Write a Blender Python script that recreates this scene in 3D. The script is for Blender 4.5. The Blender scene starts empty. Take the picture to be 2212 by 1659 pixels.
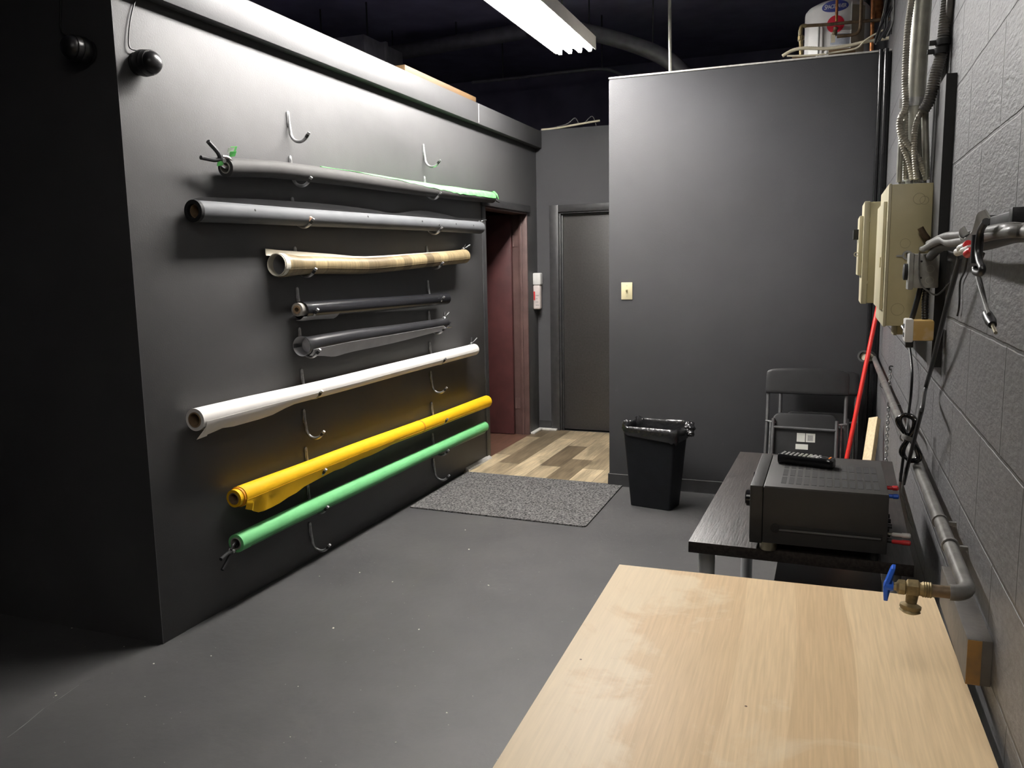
import bpy, bmesh, math, random
from mathutils import Vector, Matrix
random.seed(7)
V = Vector
PI = math.pi
sc = bpy.context.scene
COL = sc.collection

# ------------------------------------------------------------------ camera
FW = V((-0.35902187, 0.92281222, -0.13971725)); RT = V((0.93270608, 0.36020838, -0.0175868)); UP = V((-0.03409801, 0.13662918, 0.99003525))
F = 1777.3; CAM = V((0, 0, 1.55))
cd = bpy.data.cameras.new('camera'); cam = bpy.data.objects.new('camera', cd); COL.objects.link(cam)
M = Matrix((RT, UP, -FW)).transposed().to_4x4(); M.translation = CAM
cam.matrix_world = M
cd.sensor_fit = 'HORIZONTAL'; cd.sensor_width = 36; cd.lens = F / 2212 * 36; cd.clip_start = 0.02
sc.camera = cam

def at(px, py, ax, v):
    d = FW * F + RT * (px - 1106) - UP * (py - 829.5)
    return CAM + d * ((v - CAM[ax]) / d[ax])

XL, XR, YB, YP, YF = -2.587, 0.283, 7.36, 5.577, 2.53

# ------------------------------------------------------------------ materials
def nd(nt, t, **kw):
    n = nt.nodes.new(t)
    for k, v in kw.items():
        if k in n.inputs.keys(): n.inputs[k].default_value = v
        else: setattr(n, k, v)
    return n
def base(name):
    m = bpy.data.materials.new(name); m.use_nodes = True
    nt = m.node_tree; b = nt.nodes['Principled BSDF']
    return m, nt, b
def c4(c): return (c[0], c[1], c[2], 1)
def mat(name, col, rough=.5, metal=0, var=.15, scale=12, bump=0, bscale=60, spec=.5, stretch=None, coat=0, col2=None, lo=.35, hi=.65, trans=0, detail=4):
    m, nt, b = base(name); L = nt.links
    tc = nd(nt, 'ShaderNodeTexCoord'); src = tc.outputs['Object']
    if stretch:
        mp = nd(nt, 'ShaderNodeMapping'); mp.inputs['Scale'].default_value = stretch; L.new(src, mp.inputs['Vector']); src = mp.outputs['Vector']
    n = nd(nt, 'ShaderNodeTexNoise', Scale=scale, Detail=detail); L.new(src, n.inputs['Vector'])
    r = nd(nt, 'ShaderNodeValToRGB'); r.color_ramp.elements[0].position = lo; r.color_ramp.elements[1].position = hi
    if col2 is None:
        a = [c * (1 - var) for c in col]; z = [c * (1 + var) for c in col]
    else: a, z = col, col2
    r.color_ramp.elements[0].color = c4(a); r.color_ramp.elements[1].color = c4(z)
    L.new(n.outputs['Fac'], r.inputs['Fac']); L.new(r.outputs['Color'], b.inputs['Base Color'])
    b.inputs['Roughness'].default_value = rough; b.inputs['Metallic'].default_value = metal
    b.inputs['Specular IOR Level'].default_value = spec
    if coat: b.inputs['Coat Weight'].default_value = coat; b.inputs['Coat Roughness'].default_value = .1
    if bump:
        n2 = nd(nt, 'ShaderNodeTexNoise', Scale=bscale, Detail=3.0); L.new(src, n2.inputs['Vector'])
        bp = nd(nt, 'ShaderNodeBump', Strength=bump, Distance=.01); L.new(n2.outputs['Fac'], bp.inputs['Height']); L.new(bp.outputs['Normal'], b.inputs['Normal'])
    return m
def emis(name, col, s):
    m, nt, b = base(name); b.inputs['Emission Color'].default_value = c4(col); b.inputs['Emission Strength'].default_value = s
    b.inputs['Base Color'].default_value = (.8, .8, .8, 1); return m

def paint(name, alb, rough, scuff=.03, spec=.5):
    m, nt, b = base(name); L = nt.links; b.inputs['Specular IOR Level'].default_value = spec
    tc = nd(nt, 'ShaderNodeTexCoord'); o = tc.outputs['Object']
    n = nd(nt, 'ShaderNodeTexNoise', Scale=1.3, Detail=5.0); L.new(o, n.inputs['Vector'])
    r = nd(nt, 'ShaderNodeValToRGB'); r.color_ramp.elements[0].position = .3; r.color_ramp.elements[1].position = .75
    r.color_ramp.elements[0].color = c4([a * .88 for a in alb]); r.color_ramp.elements[1].color = c4([a * 1.12 for a in alb]); L.new(n.outputs['Fac'], r.inputs['Fac'])
    # pale scuffs
    mp = nd(nt, 'ShaderNodeMapping'); mp.inputs['Scale'].default_value = (6, 6, 2.2); L.new(o, mp.inputs['Vector'])
    n2 = nd(nt, 'ShaderNodeTexNoise', Scale=2.2, Detail=8.0, Roughness=.72); L.new(mp.outputs['Vector'], n2.inputs['Vector'])
    r2 = nd(nt, 'ShaderNodeValToRGB'); r2.color_ramp.elements[0].position = .66; r2.color_ramp.elements[1].position = .86
    r2.color_ramp.elements[0].color = (0, 0, 0, 1); r2.color_ramp.elements[1].color = (scuff, scuff, scuff, 1); L.new(n2.outputs['Fac'], r2.inputs['Fac'])
    ad = nd(nt, 'ShaderNodeMixRGB', blend_type='ADD'); ad.inputs[0].default_value = 1
    L.new(r.outputs['Color'], ad.inputs[1]); L.new(r2.outputs['Color'], ad.inputs[2]); L.new(ad.outputs[0], b.inputs['Base Color'])
    b.inputs['Roughness'].default_value = rough
    n3 = nd(nt, 'ShaderNodeTexNoise', Scale=160.0, Detail=2.0); L.new(o, n3.inputs['Vector'])
    n4 = nd(nt, 'ShaderNodeTexNoise', Scale=2.5, Detail=2.0); L.new(o, n4.inputs['Vector'])
    mx = nd(nt, 'ShaderNodeMath', operation='MULTIPLY_ADD'); mx.inputs[1].default_value = 14.0
    L.new(n4.outputs['Fac'], mx.inputs[0]); L.new(n3.outputs['Fac'], mx.inputs[2])
    bp = nd(nt, 'ShaderNodeBump', Strength=.11, Distance=.004); L.new(mx.outputs[0], bp.inputs['Height']); L.new(bp.outputs['Normal'], b.inputs['Normal'])
    return m

def block_wall(name):
    m, nt, b = base(name); L = nt.links
    tc = nd(nt, 'ShaderNodeTexCoord'); sp = nd(nt, 'ShaderNodeSeparateXYZ'); L.new(tc.outputs['Object'], sp.inputs[0])
    ay = nd(nt, 'ShaderNodeMath', operation='ADD'); ay.inputs[1].default_value = 40.18; L.new(sp.outputs['Y'], ay.inputs[0])
    az = nd(nt, 'ShaderNodeMath', operation='ADD'); az.inputs[1].default_value = -.0375 + .1955 * 20; L.new(sp.outputs['Z'], az.inputs[0])
    cb = nd(nt, 'ShaderNodeCombineXYZ'); L.new(ay.outputs[0], cb.inputs[0]); L.new(az.outputs[0], cb.inputs[1])
    # wobble the joints a little
    nw = nd(nt, 'ShaderNodeTexNoise', Scale=9.0, Detail=2.0); L.new(tc.outputs['Object'], nw.inputs['Vector'])
    vm = nd(nt, 'ShaderNodeVectorMath', operation='SCALE'); vm.inputs['Scale'].default_value = .006; L.new(nw.outputs['Color'], vm.inputs[0])
    va = nd(nt, 'ShaderNodeVectorMath', operation='ADD'); L.new(cb.outputs[0], va.inputs[0]); L.new(vm.outputs[0], va.inputs[1])
    br = nd(nt, 'ShaderNodeTexBrick', offset=.5, offset_frequency=2)
    for k, v in (('Scale', 1.0), ('Mortar Size', .0045), ('Mortar Smooth', .5), ('Brick Width', .4), ('Row Height', .1955)): br.inputs[k].default_value = v
    br.inputs['Color1'].default_value = (.140, .139, .143, 1); br.inputs['Color2'].default_value = (.165, .164, .168, 1); br.inputs['Mortar'].default_value = (.085, .085, .086, 1)
    L.new(va.outputs[0], br.inputs['Vector'])
    mpn = nd(nt, 'ShaderNodeMapping'); mpn.inputs['Scale'].default_value = (1, .3, 1); L.new(tc.outputs['Object'], mpn.inputs['Vector'])
    n = nd(nt, 'ShaderNodeTexNoise', Scale=95.0, Detail=6.0, Roughness=.62); L.new(mpn.outputs['Vector'], n.inputs['Vector'])
    rr = nd(nt, 'ShaderNodeValToRGB'); rr.color_ramp.elements[0].position = .3; rr.color_ramp.elements[1].position = .72
    rr.color_ramp.elements[0].color = (.6, .6, .6, 1); rr.color_ramp.elements[1].color = (1.15, 1.15, 1.15, 1); L.new(n.outputs['Fac'], rr.inputs['Fac'])
    mu = nd(nt, 'ShaderNodeMixRGB', blend_type='MULTIPLY'); mu.inputs[0].default_value = 1
    L.new(br.outputs['Color'], mu.inputs[1]); L.new(rr.outputs['Color'], mu.inputs[2]); L.new(mu.outputs[0], b.inputs['Base Color'])
    inv = nd(nt, 'ShaderNodeMath', operation='MULTIPLY_ADD'); inv.inputs[1].default_value = -1.0
    sc2 = nd(nt, 'ShaderNodeMath', operation='MULTIPLY'); sc2.inputs[1].default_value = .5; L.new(n.outputs['Fac'], sc2.inputs[0])
    L.new(br.outputs['Fac'], inv.inputs[0]); L.new(sc2.outputs[0], inv.inputs[2])
    bp = nd(nt, 'ShaderNodeBump', Strength=.65, Distance=.008); L.new(inv.outputs[0], bp.inputs['Height']); L.new(bp.outputs['Normal'], b.inputs['Normal'])
    b.inputs['Roughness'].default_value = .44
    return m

def floor_mat(name):
    m, nt, b = base(name); L = nt.links
    tc = nd(nt, 'ShaderNodeTexCoord'); o = tc.outputs['Object']
    n = nd(nt, 'ShaderNodeTexNoise', Scale=1.6, Detail=8.0, Roughness=.62); L.new(o, n.inputs['Vector'])
    r = nd(nt, 'ShaderNodeValToRGB'); r.color_ramp.elements[0].position = .3; r.color_ramp.elements[1].position = .75
    r.color_ramp.elements[0].color = (.042, .042, .043, 1); r.color_ramp.elements[1].color = (.072, .071, .070, 1); L.new(n.outputs['Fac'], r.inputs['Fac'])
    # chips of bare concrete and dust
    v = nd(nt, 'ShaderNodeTexVoronoi', voronoi_dimensions='2D', Scale=17.0); L.new(o, v.inputs['Vector'])
    lt = nd(nt, 'ShaderNodeMath', operation='LESS_THAN'); lt.inputs[1].default_value = .035; L.new(v.outputs['Distance'], lt.inputs[0])
    wn = nd(nt, 'ShaderNodeSeparateColor'); L.new(v.outputs['Color'], wn.inputs[0])
    gt = nd(nt, 'ShaderNodeMath', operation='GREATER_THAN'); gt.inputs[1].default_value = .93; L.new(wn.outputs[0], gt.inputs[0])
    mm = nd(nt, 'ShaderNodeMath', operation='MULTIPLY'); L.new(lt.outputs[0], mm.inputs[0]); L.new(gt.outputs[0], mm.inputs[1])
    n2 = nd(nt, 'ShaderNodeTexNoise', Scale=14.0, Detail=9.0, Roughness=.75); L.new(o, n2.inputs['Vector'])
    r2 = nd(nt, 'ShaderNodeValToRGB'); r2.color_ramp.elements[0].position = .68; r2.color_ramp.elements[1].position = .8
    r2.color_ramp.elements[0].color = (0, 0, 0, 1); r2.color_ramp.elements[1].color = (.09, .09, .088, 1); L.new(n2.outputs['Fac'], r2.inputs['Fac'])
    ad = nd(nt, 'ShaderNodeMixRGB', blend_type='ADD'); ad.inputs[0].default_value = 1; L.new(r.outputs['Color'], ad.inputs[1]); L.new(r2.outputs['Color'], ad.inputs[2])
    mx = nd(nt, 'ShaderNodeMixRGB'); mx.inputs[2].default_value = (.22, .22, .21, 1); L.new(mm.outputs[0], mx.inputs[0]); L.new(ad.outputs[0], mx.inputs[1])
    L.new(mx.outputs[0], b.inputs['Base Color'])
    b.inputs['Roughness'].default_value = .55
    n3 = nd(nt, 'ShaderNodeTexNoise', Scale=30.0, Detail=6.0); L.new(o, n3.inputs['Vector'])
    bp = nd(nt, 'ShaderNodeBump', Strength=.25, Distance=.004); L.new(n3.outputs['Fac'], bp.inputs['Height']); L.new(bp.outputs['Normal'], b.inputs['Normal'])
    return m

def plank_mat(name, c1, c2, w, ln, rough=.4, grain=.6, along='Y', mortar=.0012, dark=(.08, .065, .05)):
    """boards of width w running along local Y"""
    m, nt, b = base(name); L = nt.links
    tc = nd(nt, 'ShaderNodeTexCoord'); sp = nd(nt, 'ShaderNodeSeparateXYZ'); L.new(tc.outputs['Object'], sp.inputs[0])
    cb = nd(nt, 'ShaderNodeCombineXYZ')
    add = nd(nt, 'ShaderNodeMath', operation='ADD'); add.inputs[1].default_value = 20; L.new(sp.outputs['Y'], add.inputs[0]); L.new(add.outputs[0], cb.inputs[0])
    add2 = nd(nt, 'ShaderNodeMath', operation='ADD'); add2.inputs[1].default_value = 20 * w; L.new(sp.outputs['X'], add2.inputs[0]); L.new(add2.outputs[0], cb.inputs[1])
    br = nd(nt, 'ShaderNodeTexBrick', offset=.37, offset_frequency=2)
    for k, v in (('Scale', 1.0), ('Mortar Size', mortar), ('Mortar Smooth', .2), ('Brick Width', ln), ('Row Height', w), ('Bias', 0.0)): br.inputs[k].default_value = v
    br.inputs['Color1'].default_value = c4(c1); br.inputs['Color2'].default_value = c4(c2); br.inputs['Mortar'].default_value = c4(dark)
    L.new(cb.outputs[0], br.inputs['Vector'])
    mp = nd(nt, 'ShaderNodeMapping'); mp.inputs['Scale'].default_value = (30, 2.2, 30); L.new(tc.outputs['Object'], mp.inputs['Vector'])
    n = nd(nt, 'ShaderNodeTexNoise', Scale=2.0, Detail=6.0, Distortion=.6); L.new(mp.outputs['Vector'], n.inputs['Vector'])
    mpb = nd(nt, 'ShaderNodeMapping'); mpb.inputs['Scale'].default_value = (5, 1.3, 5); L.new(tc.outputs['Object'], mpb.inputs['Vector'])
    nb = nd(nt, 'ShaderNodeTexNoise', Scale=1.5, Detail=4.0, Distortion=1.0); L.new(mpb.outputs['Vector'], nb.inputs['Vector'])
    av = nd(nt, 'ShaderNodeMath', operation='ADD'); L.new(n.outputs['Fac'], av.inputs[0]); L.new(nb.outputs['Fac'], av.inputs[1])
    r = nd(nt, 'ShaderNodeValToRGB'); r.color_ramp.elements[0].position = .38; r.color_ramp.elements[1].position = .62
    hv = nd(nt, 'ShaderNodeMath', operation='MULTIPLY'); hv.inputs[1].default_value = .5; L.new(av.outputs[0], hv.inputs[0]); L.new(hv.outputs[0], r.inputs['Fac'])
    g = 1 - grain
    r.color_ramp.elements[0].color = (g, g, g, 1); r.color_ramp.elements[1].color = (1.0, 1.0, 1.0, 1)
    mu = nd(nt, 'ShaderNodeMixRGB', blend_type='MULTIPLY'); mu.inputs[0].default_value = 1; L.new(br.outputs['Color'], mu.inputs[1]); L.new(r.outputs['Color'], mu.inputs[2])
    L.new(mu.outputs[0], b.inputs['Base Color']); b.inputs['Roughness'].default_value = rough
    return m

def birch_mat(name):
    m, nt, b = base(name); L = nt.links
    tc = nd(nt, 'ShaderNodeTexCoord'); o = tc.outputs['Object']
    sp = nd(nt, 'ShaderNodeSeparateXYZ'); L.new(o, sp.inputs[0])
    # veneer leaves ~.11 m wide
    nw = nd(nt, 'ShaderNodeTexNoise', Scale=1.0, Detail=1.0); L.new(o, nw.inputs['Vector'])
    ma = nd(nt, 'ShaderNodeMath', operation='MULTIPLY_ADD'); ma.inputs[1].default_value = .1; L.new(nw.outputs['Fac'], ma.inputs[0]); L.new(sp.outputs['X'], ma.inputs[2])
    dv = nd(nt, 'ShaderNodeMath', operation='MULTIPLY'); dv.inputs[1].default_value = 1 / .112; L.new(ma.outputs[0], dv.inputs[0])
    fl = nd(nt, 'ShaderNodeMath', operation='FLOOR'); L.new(dv.outputs[0], fl.inputs[0])
    wn = nd(nt, 'ShaderNodeTexWhiteNoise', noise_dimensions='1D'); L.new(fl.outputs[0], wn.inputs['W'])
    r = nd(nt, 'ShaderNodeValToRGB'); r.color_ramp.elements[0].color = (.67, .485, .285, 1); r.color_ramp.elements[1].color = (.82, .635, .40, 1); L.new(wn.outputs['Value'], r.inputs['Fac'])
    mp = nd(nt, 'ShaderNodeMapping'); mp.inputs['Scale'].default_value = (90, 3.5, 90); L.new(o, mp.inputs['Vector'])
    n = nd(nt, 'ShaderNodeTexNoise', Scale=2.0, Detail=6.0, Distortion=.3); L.new(mp.outputs['Vector'], n.inputs['Vector'])
    r2 = nd(nt, 'ShaderNodeValToRGB'); r2.color_ramp.elements[0].position = .3; r2.color_ramp.elements[1].position = .7
    r2.color_ramp.elements[0].color = (.88, .87, .85, 1); r2.color_ramp.elements[1].color = (1.05, 1.05, 1.05, 1); L.new(n.outputs['Fac'], r2.inputs['Fac'])
    mu = nd(nt, 'ShaderNodeMixRGB', blend_type='MULTIPLY'); mu.inputs[0].default_value = 1; L.new(r.outputs['Color'], mu.inputs[1]); L.new(r2.outputs['Color'], mu.inputs[2])
    # worn bleached stains, thickened along the left edge to paint in lamp sheen
    n3 = nd(nt, 'ShaderNodeTexNoise', Scale=4.0, Detail=7.0, Roughness=.62, Distortion=.8); L.new(o, n3.inputs['Vector'])
    e = nd(nt, 'ShaderNodeMapRange'); e.inputs['From Min'].default_value = .12; e.inputs['From Max'].default_value = -.38; e.inputs['To Min'].default_value = -.12; e.inputs['To Max'].default_value = .14; L.new(sp.outputs['X'], e.inputs['Value'])
    s = nd(nt, 'ShaderNodeMath', operation='ADD'); L.new(n3.outputs['Fac'], s.inputs[0]); L.new(e.outputs[0], s.inputs[1])
    r3 = nd(nt, 'ShaderNodeValToRGB'); r3.color_ramp.elements[0].position = .5; r3.color_ramp.elements[1].position = .62
    r3.color_ramp.elements[0].color = (0, 0, 0, 1); r3.color_ramp.elements[1].color = (.45, .45, .45, 1); L.new(s.outputs[0], r3.inputs['Fac'])
    mx = nd(nt, 'ShaderNodeMixRGB'); mx.inputs[2].default_value = (.84, .75, .56, 1); L.new(r3.outputs['Color'], mx.inputs[0]); L.new(mu.outputs[0], mx.inputs[1])
    # dark nicks
    v = nd(nt, 'ShaderNodeTexVoronoi', voronoi_dimensions='2D', Scale=9.0); L.new(o, v.inputs['Vector'])
    lt = nd(nt, 'ShaderNodeMath', operation='LESS_THAN'); lt.inputs[1].default_value = .022; L.new(v.outputs['Distance'], lt.inputs[0])
    sc_ = nd(nt, 'ShaderNodeSeparateColor'); L.new(v.outputs['Color'], sc_.inputs[0])
    gt = nd(nt, 'ShaderNodeMath', operation='GREATER_THAN'); gt.inputs[1].default_value = .9; L.new(sc_.outputs[0], gt.inputs[0])
    mm = nd(nt, 'ShaderNodeMath', operation='MULTIPLY'); L.new(lt.outputs[0], mm.inputs[0]); L.new(gt.outputs[0], mm.inputs[1])
    mx2 = nd(nt, 'ShaderNodeMixRGB'); mx2.inputs[2].default_value = (.12, .06, .03, 1); L.new(mm.outputs[0], mx2.inputs[0]); L.new(mx.outputs[0], mx2.inputs[1])
    L.new(mx2.outputs[0], b.inputs['Base Color']); b.inputs['Roughness'].default_value = .5; b.inputs['Specular IOR Level'].default_value = .28
    return m

def band_mat(name):
    """printed wood-plank vinyl: bands across the roll (along world Y)"""
    m, nt, b = base(name); L = nt.links
    tc = nd(nt, 'ShaderNodeTexCoord'); o = tc.outputs['Object']; sp = nd(nt, 'ShaderNodeSeparateXYZ'); L.new(o, sp.inputs[0])
    dv = nd(nt, 'ShaderNodeMath', operation='MULTIPLY'); dv.inputs[1].default_value = 1 / .105; L.new(sp.outputs['Y'], dv.inputs[0])
    fl = nd(nt, 'ShaderNodeMath', operation='FLOOR'); L.new(dv.outputs[0], fl.inputs[0])
    wn = nd(nt, 'ShaderNodeTexWhiteNoise', noise_dimensions='1D'); L.new(fl.outputs[0], wn.inputs['W'])
    r = nd(nt, 'ShaderNodeValToRGB'); r.color_ramp.elements[0].color = (.13, .098, .055, 1); r.color_ramp.elements[1].color = (.40, .315, .175, 1); L.new(wn.outputs['Value'], r.inputs['Fac'])
    mp = nd(nt, 'ShaderNodeMapping'); mp.inputs['Scale'].default_value = (2, 38, 2); L.new(o, mp.inputs['Vector'])
    n = nd(nt, 'ShaderNodeTexNoise', Scale=1.6, Detail=6.0); L.new(mp.outputs['Vector'], n.inputs['Vector'])
    r2 = nd(nt, 'ShaderNodeValToRGB'); r2.color_ramp.elements[0].position = .3; r2.color_ramp.elements[1].position = .7
    r2.color_ramp.elements[0].color = (.6, .58, .55, 1); r2.color_ramp.elements[1].color = (1.1, 1.1, 1.1, 1); L.new(n.outputs['Fac'], r2.inputs['Fac'])
    mu = nd(nt, 'ShaderNodeMixRGB', blend_type='MULTIPLY'); mu.inputs[0].default_value = 1; L.new(r.outputs['Color'], mu.inputs[1]); L.new(r2.outputs['Color'], mu.inputs[2])
    L.new(mu.outputs[0], b.inputs['Base Color']); b.inputs['Roughness'].default_value = .38
    return m

m_paint = paint('black_satin_paint', (.060, .0595, .0605), .52, .03, .34)
m_paint2 = paint('black_partition_paint', (.066, .0665, .070), .72, .03, .22)
m_block = block_wall('black_painted_block')
m_floor = floor_mat('black_painted_concrete')
m_vinyl = plank_mat('vinyl_planks', (.68, .55, .35), (.17, .125, .075), .175, .75, .4, .5, mortar=.0018)
m_redfloor = plank_mat('reddish_planks', (.2, .1, .07), (.13, .065, .045), .1, .9, .35, .4)
m_birch = birch_mat('birch_veneer')
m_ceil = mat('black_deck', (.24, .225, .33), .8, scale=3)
m_black = mat('black_plastic', (.015, .015, .016), .42, spec=.35, bump=.05, bscale=200)
m_blackgloss = mat('black_gloss_plastic', (.012, .012, .013), .16)
m_rubber = mat('black_rubber', (.014, .014, .014), .6)
m_dkmetal = mat('dark_metal', (.035, .035, .037), .4, .3)
m_trim = mat('black_trim', (.036, .036, .037), .38, scale=20)
m_vbase = mat('black_vinyl_base', (.03, .03, .031), .4)
m_door = mat('black_door', (.04, .038, .036), .42, scale=60, bump=.06, bscale=220)
m_maroon = mat('maroon_door', (.065, .021, .021), .42, scale=8)
m_jamb = mat('brown_jamb', (.095, .055, .05), .45, scale=8)
m_white = mat('white_enamel', (.72, .71, .68), .3, var=.05)
m_whitep = mat('white_plaster', (.62, .6, .56), .7, var=.12, scale=40)
m_steel = mat('galvanised_steel', (.42, .42, .42), .38, .75, var=.25, scale=40)
m_gray = mat('silver_leg', (.46, .47, .48), .38, .2, var=.05)
m_chrome = mat('chrome', (.75, .75, .74), .15, 1, var=.05)
m_emt = mat('emt_conduit', (.36, .355, .31), .42, .45, var=.2, scale=18)
m_flex = mat('flex_conduit', (.42, .40, .345), .45, .4, var=.25, scale=30)
m_beige = mat('beige_enamel', (.60, .54, .32), .42, var=.06, scale=9, bump=.03, bscale=150)
m_beige2 = mat('beige_light', (.60, .55, .38), .38, var=.05)
m_ivory = mat('ivory_plastic', (.78, .70, .44), .35, var=.03)
m_greybox = mat('cast_grey', (.30, .30, .28), .5, var=.15, scale=30, bump=.1, bscale=120)
m_card = mat('cardboard_core', (.26, .17, .095), .7, var=.15, scale=50)
m_coreg = mat('grey_core', (.30, .28, .25), .7, var=.1)
m_paper_g = mat('charcoal_paper', (.050, .049, .048), .68, var=.06, spec=.22)
m_paper_g2 = mat('slate_paper', (.092, .096, .102), .66, var=.06, scale=5, spec=.25)
m_paper_k = mat('black_paper', (.012, .012, .013), .7, spec=.25)
m_film = mat('black_gloss_vinyl', (.013, .013, .015), .2, spec=.6)
m_film2 = mat('black_satin_vinyl', (.02, .02, .022), .3)
m_filmback = mat('grey_vinyl_back', (.34, .34, .35), .55, var=.06)
m_vback = mat('cream_vinyl_back', (.62, .58, .49), .5, var=.05)
m_band = band_mat('printed_plank_vinyl')
m_pwhite = mat('white_paper', (.80, .77, .73), .6, var=.02)
m_pyel = mat('yellow_paper', (.82, .46, .006), .62, var=.03, spec=.3)
m_porange = mat('orange_edge', (.70, .27, .01), .6, var=.05)
m_pgreen = mat('green_paper', (.165, .52, .21), .62, var=.04, spec=.3)
m_pgreen2 = mat('green_paper_under', (.06, .17, .09), .5, var=.04)
m_chroma = mat('bright_green_paint', (.14, .72, .16), .55, col2=(.22, .80, .22), scale=25)
m_red = mat('red_enamel', (.72, .03, .022), .3, var=.05)
m_redp = mat('red_plastic', (.60, .03, .035), .35)
m_blue = mat('blue_plastic', (.02, .12, .65), .35, var=.05)
m_brass = mat('weathered_brass', (.29, .225, .115), .52, .6, var=.3, scale=60)
m_copper = mat('old_copper', (.42, .17, .06), .45, .6, var=.35, scale=30)
m_rust = mat('brown_pipe', (.16, .11, .065), .5, .4, var=.3, scale=40)
m_pipe = mat('painted_pipe', (.17, .165, .155), .36, .3, var=.3, scale=26)
m_wood = mat('pine_board', (.60, .47, .27), .55, var=.12, scale=8, stretch=(14, 14, 1.2))
m_woodb = mat('painted_beam', (.085, .08, .074), .5, col2=(.12, .11, .1), scale=20, bump=.1)
m_endgrain = mat('end_grain', (.30, .16, .045), .65, col2=(.10, .085, .06), scale=14, lo=.42, hi=.7)
m_tan = mat('tan_board', (.10, .056, .02), .6, var=.12, scale=10, stretch=(3, 1, 10))
m_tabk = mat('black_brown_wood', (.016, .0135, .0125), .42, col2=(.038, .031, .028), scale=3, stretch=(40, 3, 40), bump=.08, bscale=4, spec=.35)
m_mat = mat('felt_mat', (.020, .020, .021), .95, col2=(.215, .21, .205), scale=85, lo=.34, hi=.70, bump=.5, bscale=240, spec=.1)
m_recv = mat('receiver_metal', (.030, .029, .028), .5, var=.08, bump=.04, bscale=400)
m_recvtop = mat('receiver_top', (.042, .041, .039), .48, var=.08, bump=.04, bscale=400)
m_slot = mat('slot_dark', (.012, .012, .012), .7)
m_bag = mat('black_bag', (.010, .010, .011), .27, spec=1.0, bump=.6, bscale=17)
m_bin = mat('bin_plastic', (.009, .010, .012), .5, spec=.22)
m_key = mat('pale_key', (.45, .45, .4), .4)
m_orange = mat('orange_key', (.85, .25, .06), .4)
m_sticker = mat('white_sticker', (.72, .72, .66), .5, var=.04)
m_stickgrey = mat('sticker_print', (.35, .34, .33), .5, var=.2, scale=300)
m_gold = mat('gold_foot', (.62, .56, .40), .3, .9, var=.05)
m_stain = mat('yellowed_plastic', (.55, .36, .12), .5, col2=(.66, .58, .44), scale=26, lo=.5, hi=.8)
m_cable = mat('black_cable', (.014, .014, .015), .4)
m_greycable = mat('grey_cable', (.13, .127, .12), .45, var=.25, scale=60)
m_velcro = mat('strap_grey', (.22, .22, .21), .5, var=.2)
m_peach = mat('peach_foam', (.72, .42, .28), .6)
m_cream = mat('cream_cable', (.62, .56, .42), .5, var=.1)
m_tank = mat('white_tank', (.86, .85, .82), .32, var=.04)
m_labelblue = mat('label_blue', (.05, .07, .30), .4, var=.03)
m_labelred = mat('label_red', (.72, .02, .05), .45, var=.05)
m_labelpale = mat('label_pale', (.55, .60, .68), .5, var=.08, scale=80)
m_side_beige = mat('beige_strip', (.40, .35, .26), .6, var=.1)
m_duct = mat('dark_duct', (.16, .155, .165), .45, .3)
m_tube = emis('tube_light', (1.0, .972, .945), 102)
m_tube2 = emis('tube_light_far', (1.0, .965, .91), 15)
m_house = mat('fixture_enamel', (.75, .72, .66), .4, var=.03)
m_tubeg = mat('chair_tube', (.12, .12, .122), .38, .4)
m_knock = mat('knockout_ring', (.38, .335, .2), .5)
m_pale = mat('film_glow_tone', (.55, .54, .57), .5)
m_domeb = mat('dome_plastic', (.013, .013, .014), .33)
m_dull = mat('dull_white', (.40, .39, .35), .6)
m_lipglint = mat('groove_glint', (.10, .10, .10), .4)
m_dust = mat('plaster_crumb', (.6, .58, .5), .8)
m_crack = mat('pale_crack', (.16, .16, .155), .8)
m_pink = mat('dust_pink', (.62, .55, .52), .5)

# ------------------------------------------------------------------ mesh builder
def frames(pts):
    out = []; n = len(pts); up = None
    for i in range(n):
        t = (pts[min(i + 1, n - 1)] - pts[max(i - 1, 0)]).normalized()
        if up is None:
            a = V((0, 0, 1)) if abs(t.z) < .9 else V((1, 0, 0)); up = (a - t * a.dot(t)).normalized()
        else: up = (up - t * up.dot(t)).normalized()
        out.append((t, up, t.cross(up)))
    return out
def smooth_path(pts, n=8):
    pts = [V(p) for p in pts]
    if len(pts) < 3: return pts
    out = []
    P = [pts[0] * 2 - pts[1]] + pts + [pts[-1] * 2 - pts[-2]]
    for i in range(1, len(P) - 2):
        a, b, c, d = P[i - 1:i + 3]
        for k in range(n):
            t = k / n
            out.append(.5 * ((2 * b) + (c - a) * t + (2 * a - 5 * b + 4 * c - d) * t * t + (3 * b - a - 3 * c + d) * t ** 3))
    out.append(pts[-1]); return out
def resample(pts, step):
    L = [0]
    for a, b in zip(pts, pts[1:]): L.append(L[-1] + (b - a).length)
    n = max(2, int(L[-1] / step)); out = []; j = 0
    for i in range(n + 1):
        s = L[-1] * i / n
        while j < len(pts) - 2 and L[j + 1] < s: j += 1
        t = (s - L[j]) / max(1e-9, L[j + 1] - L[j]); out.append(pts[j].lerp(pts[j + 1], t))
    return out

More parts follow.
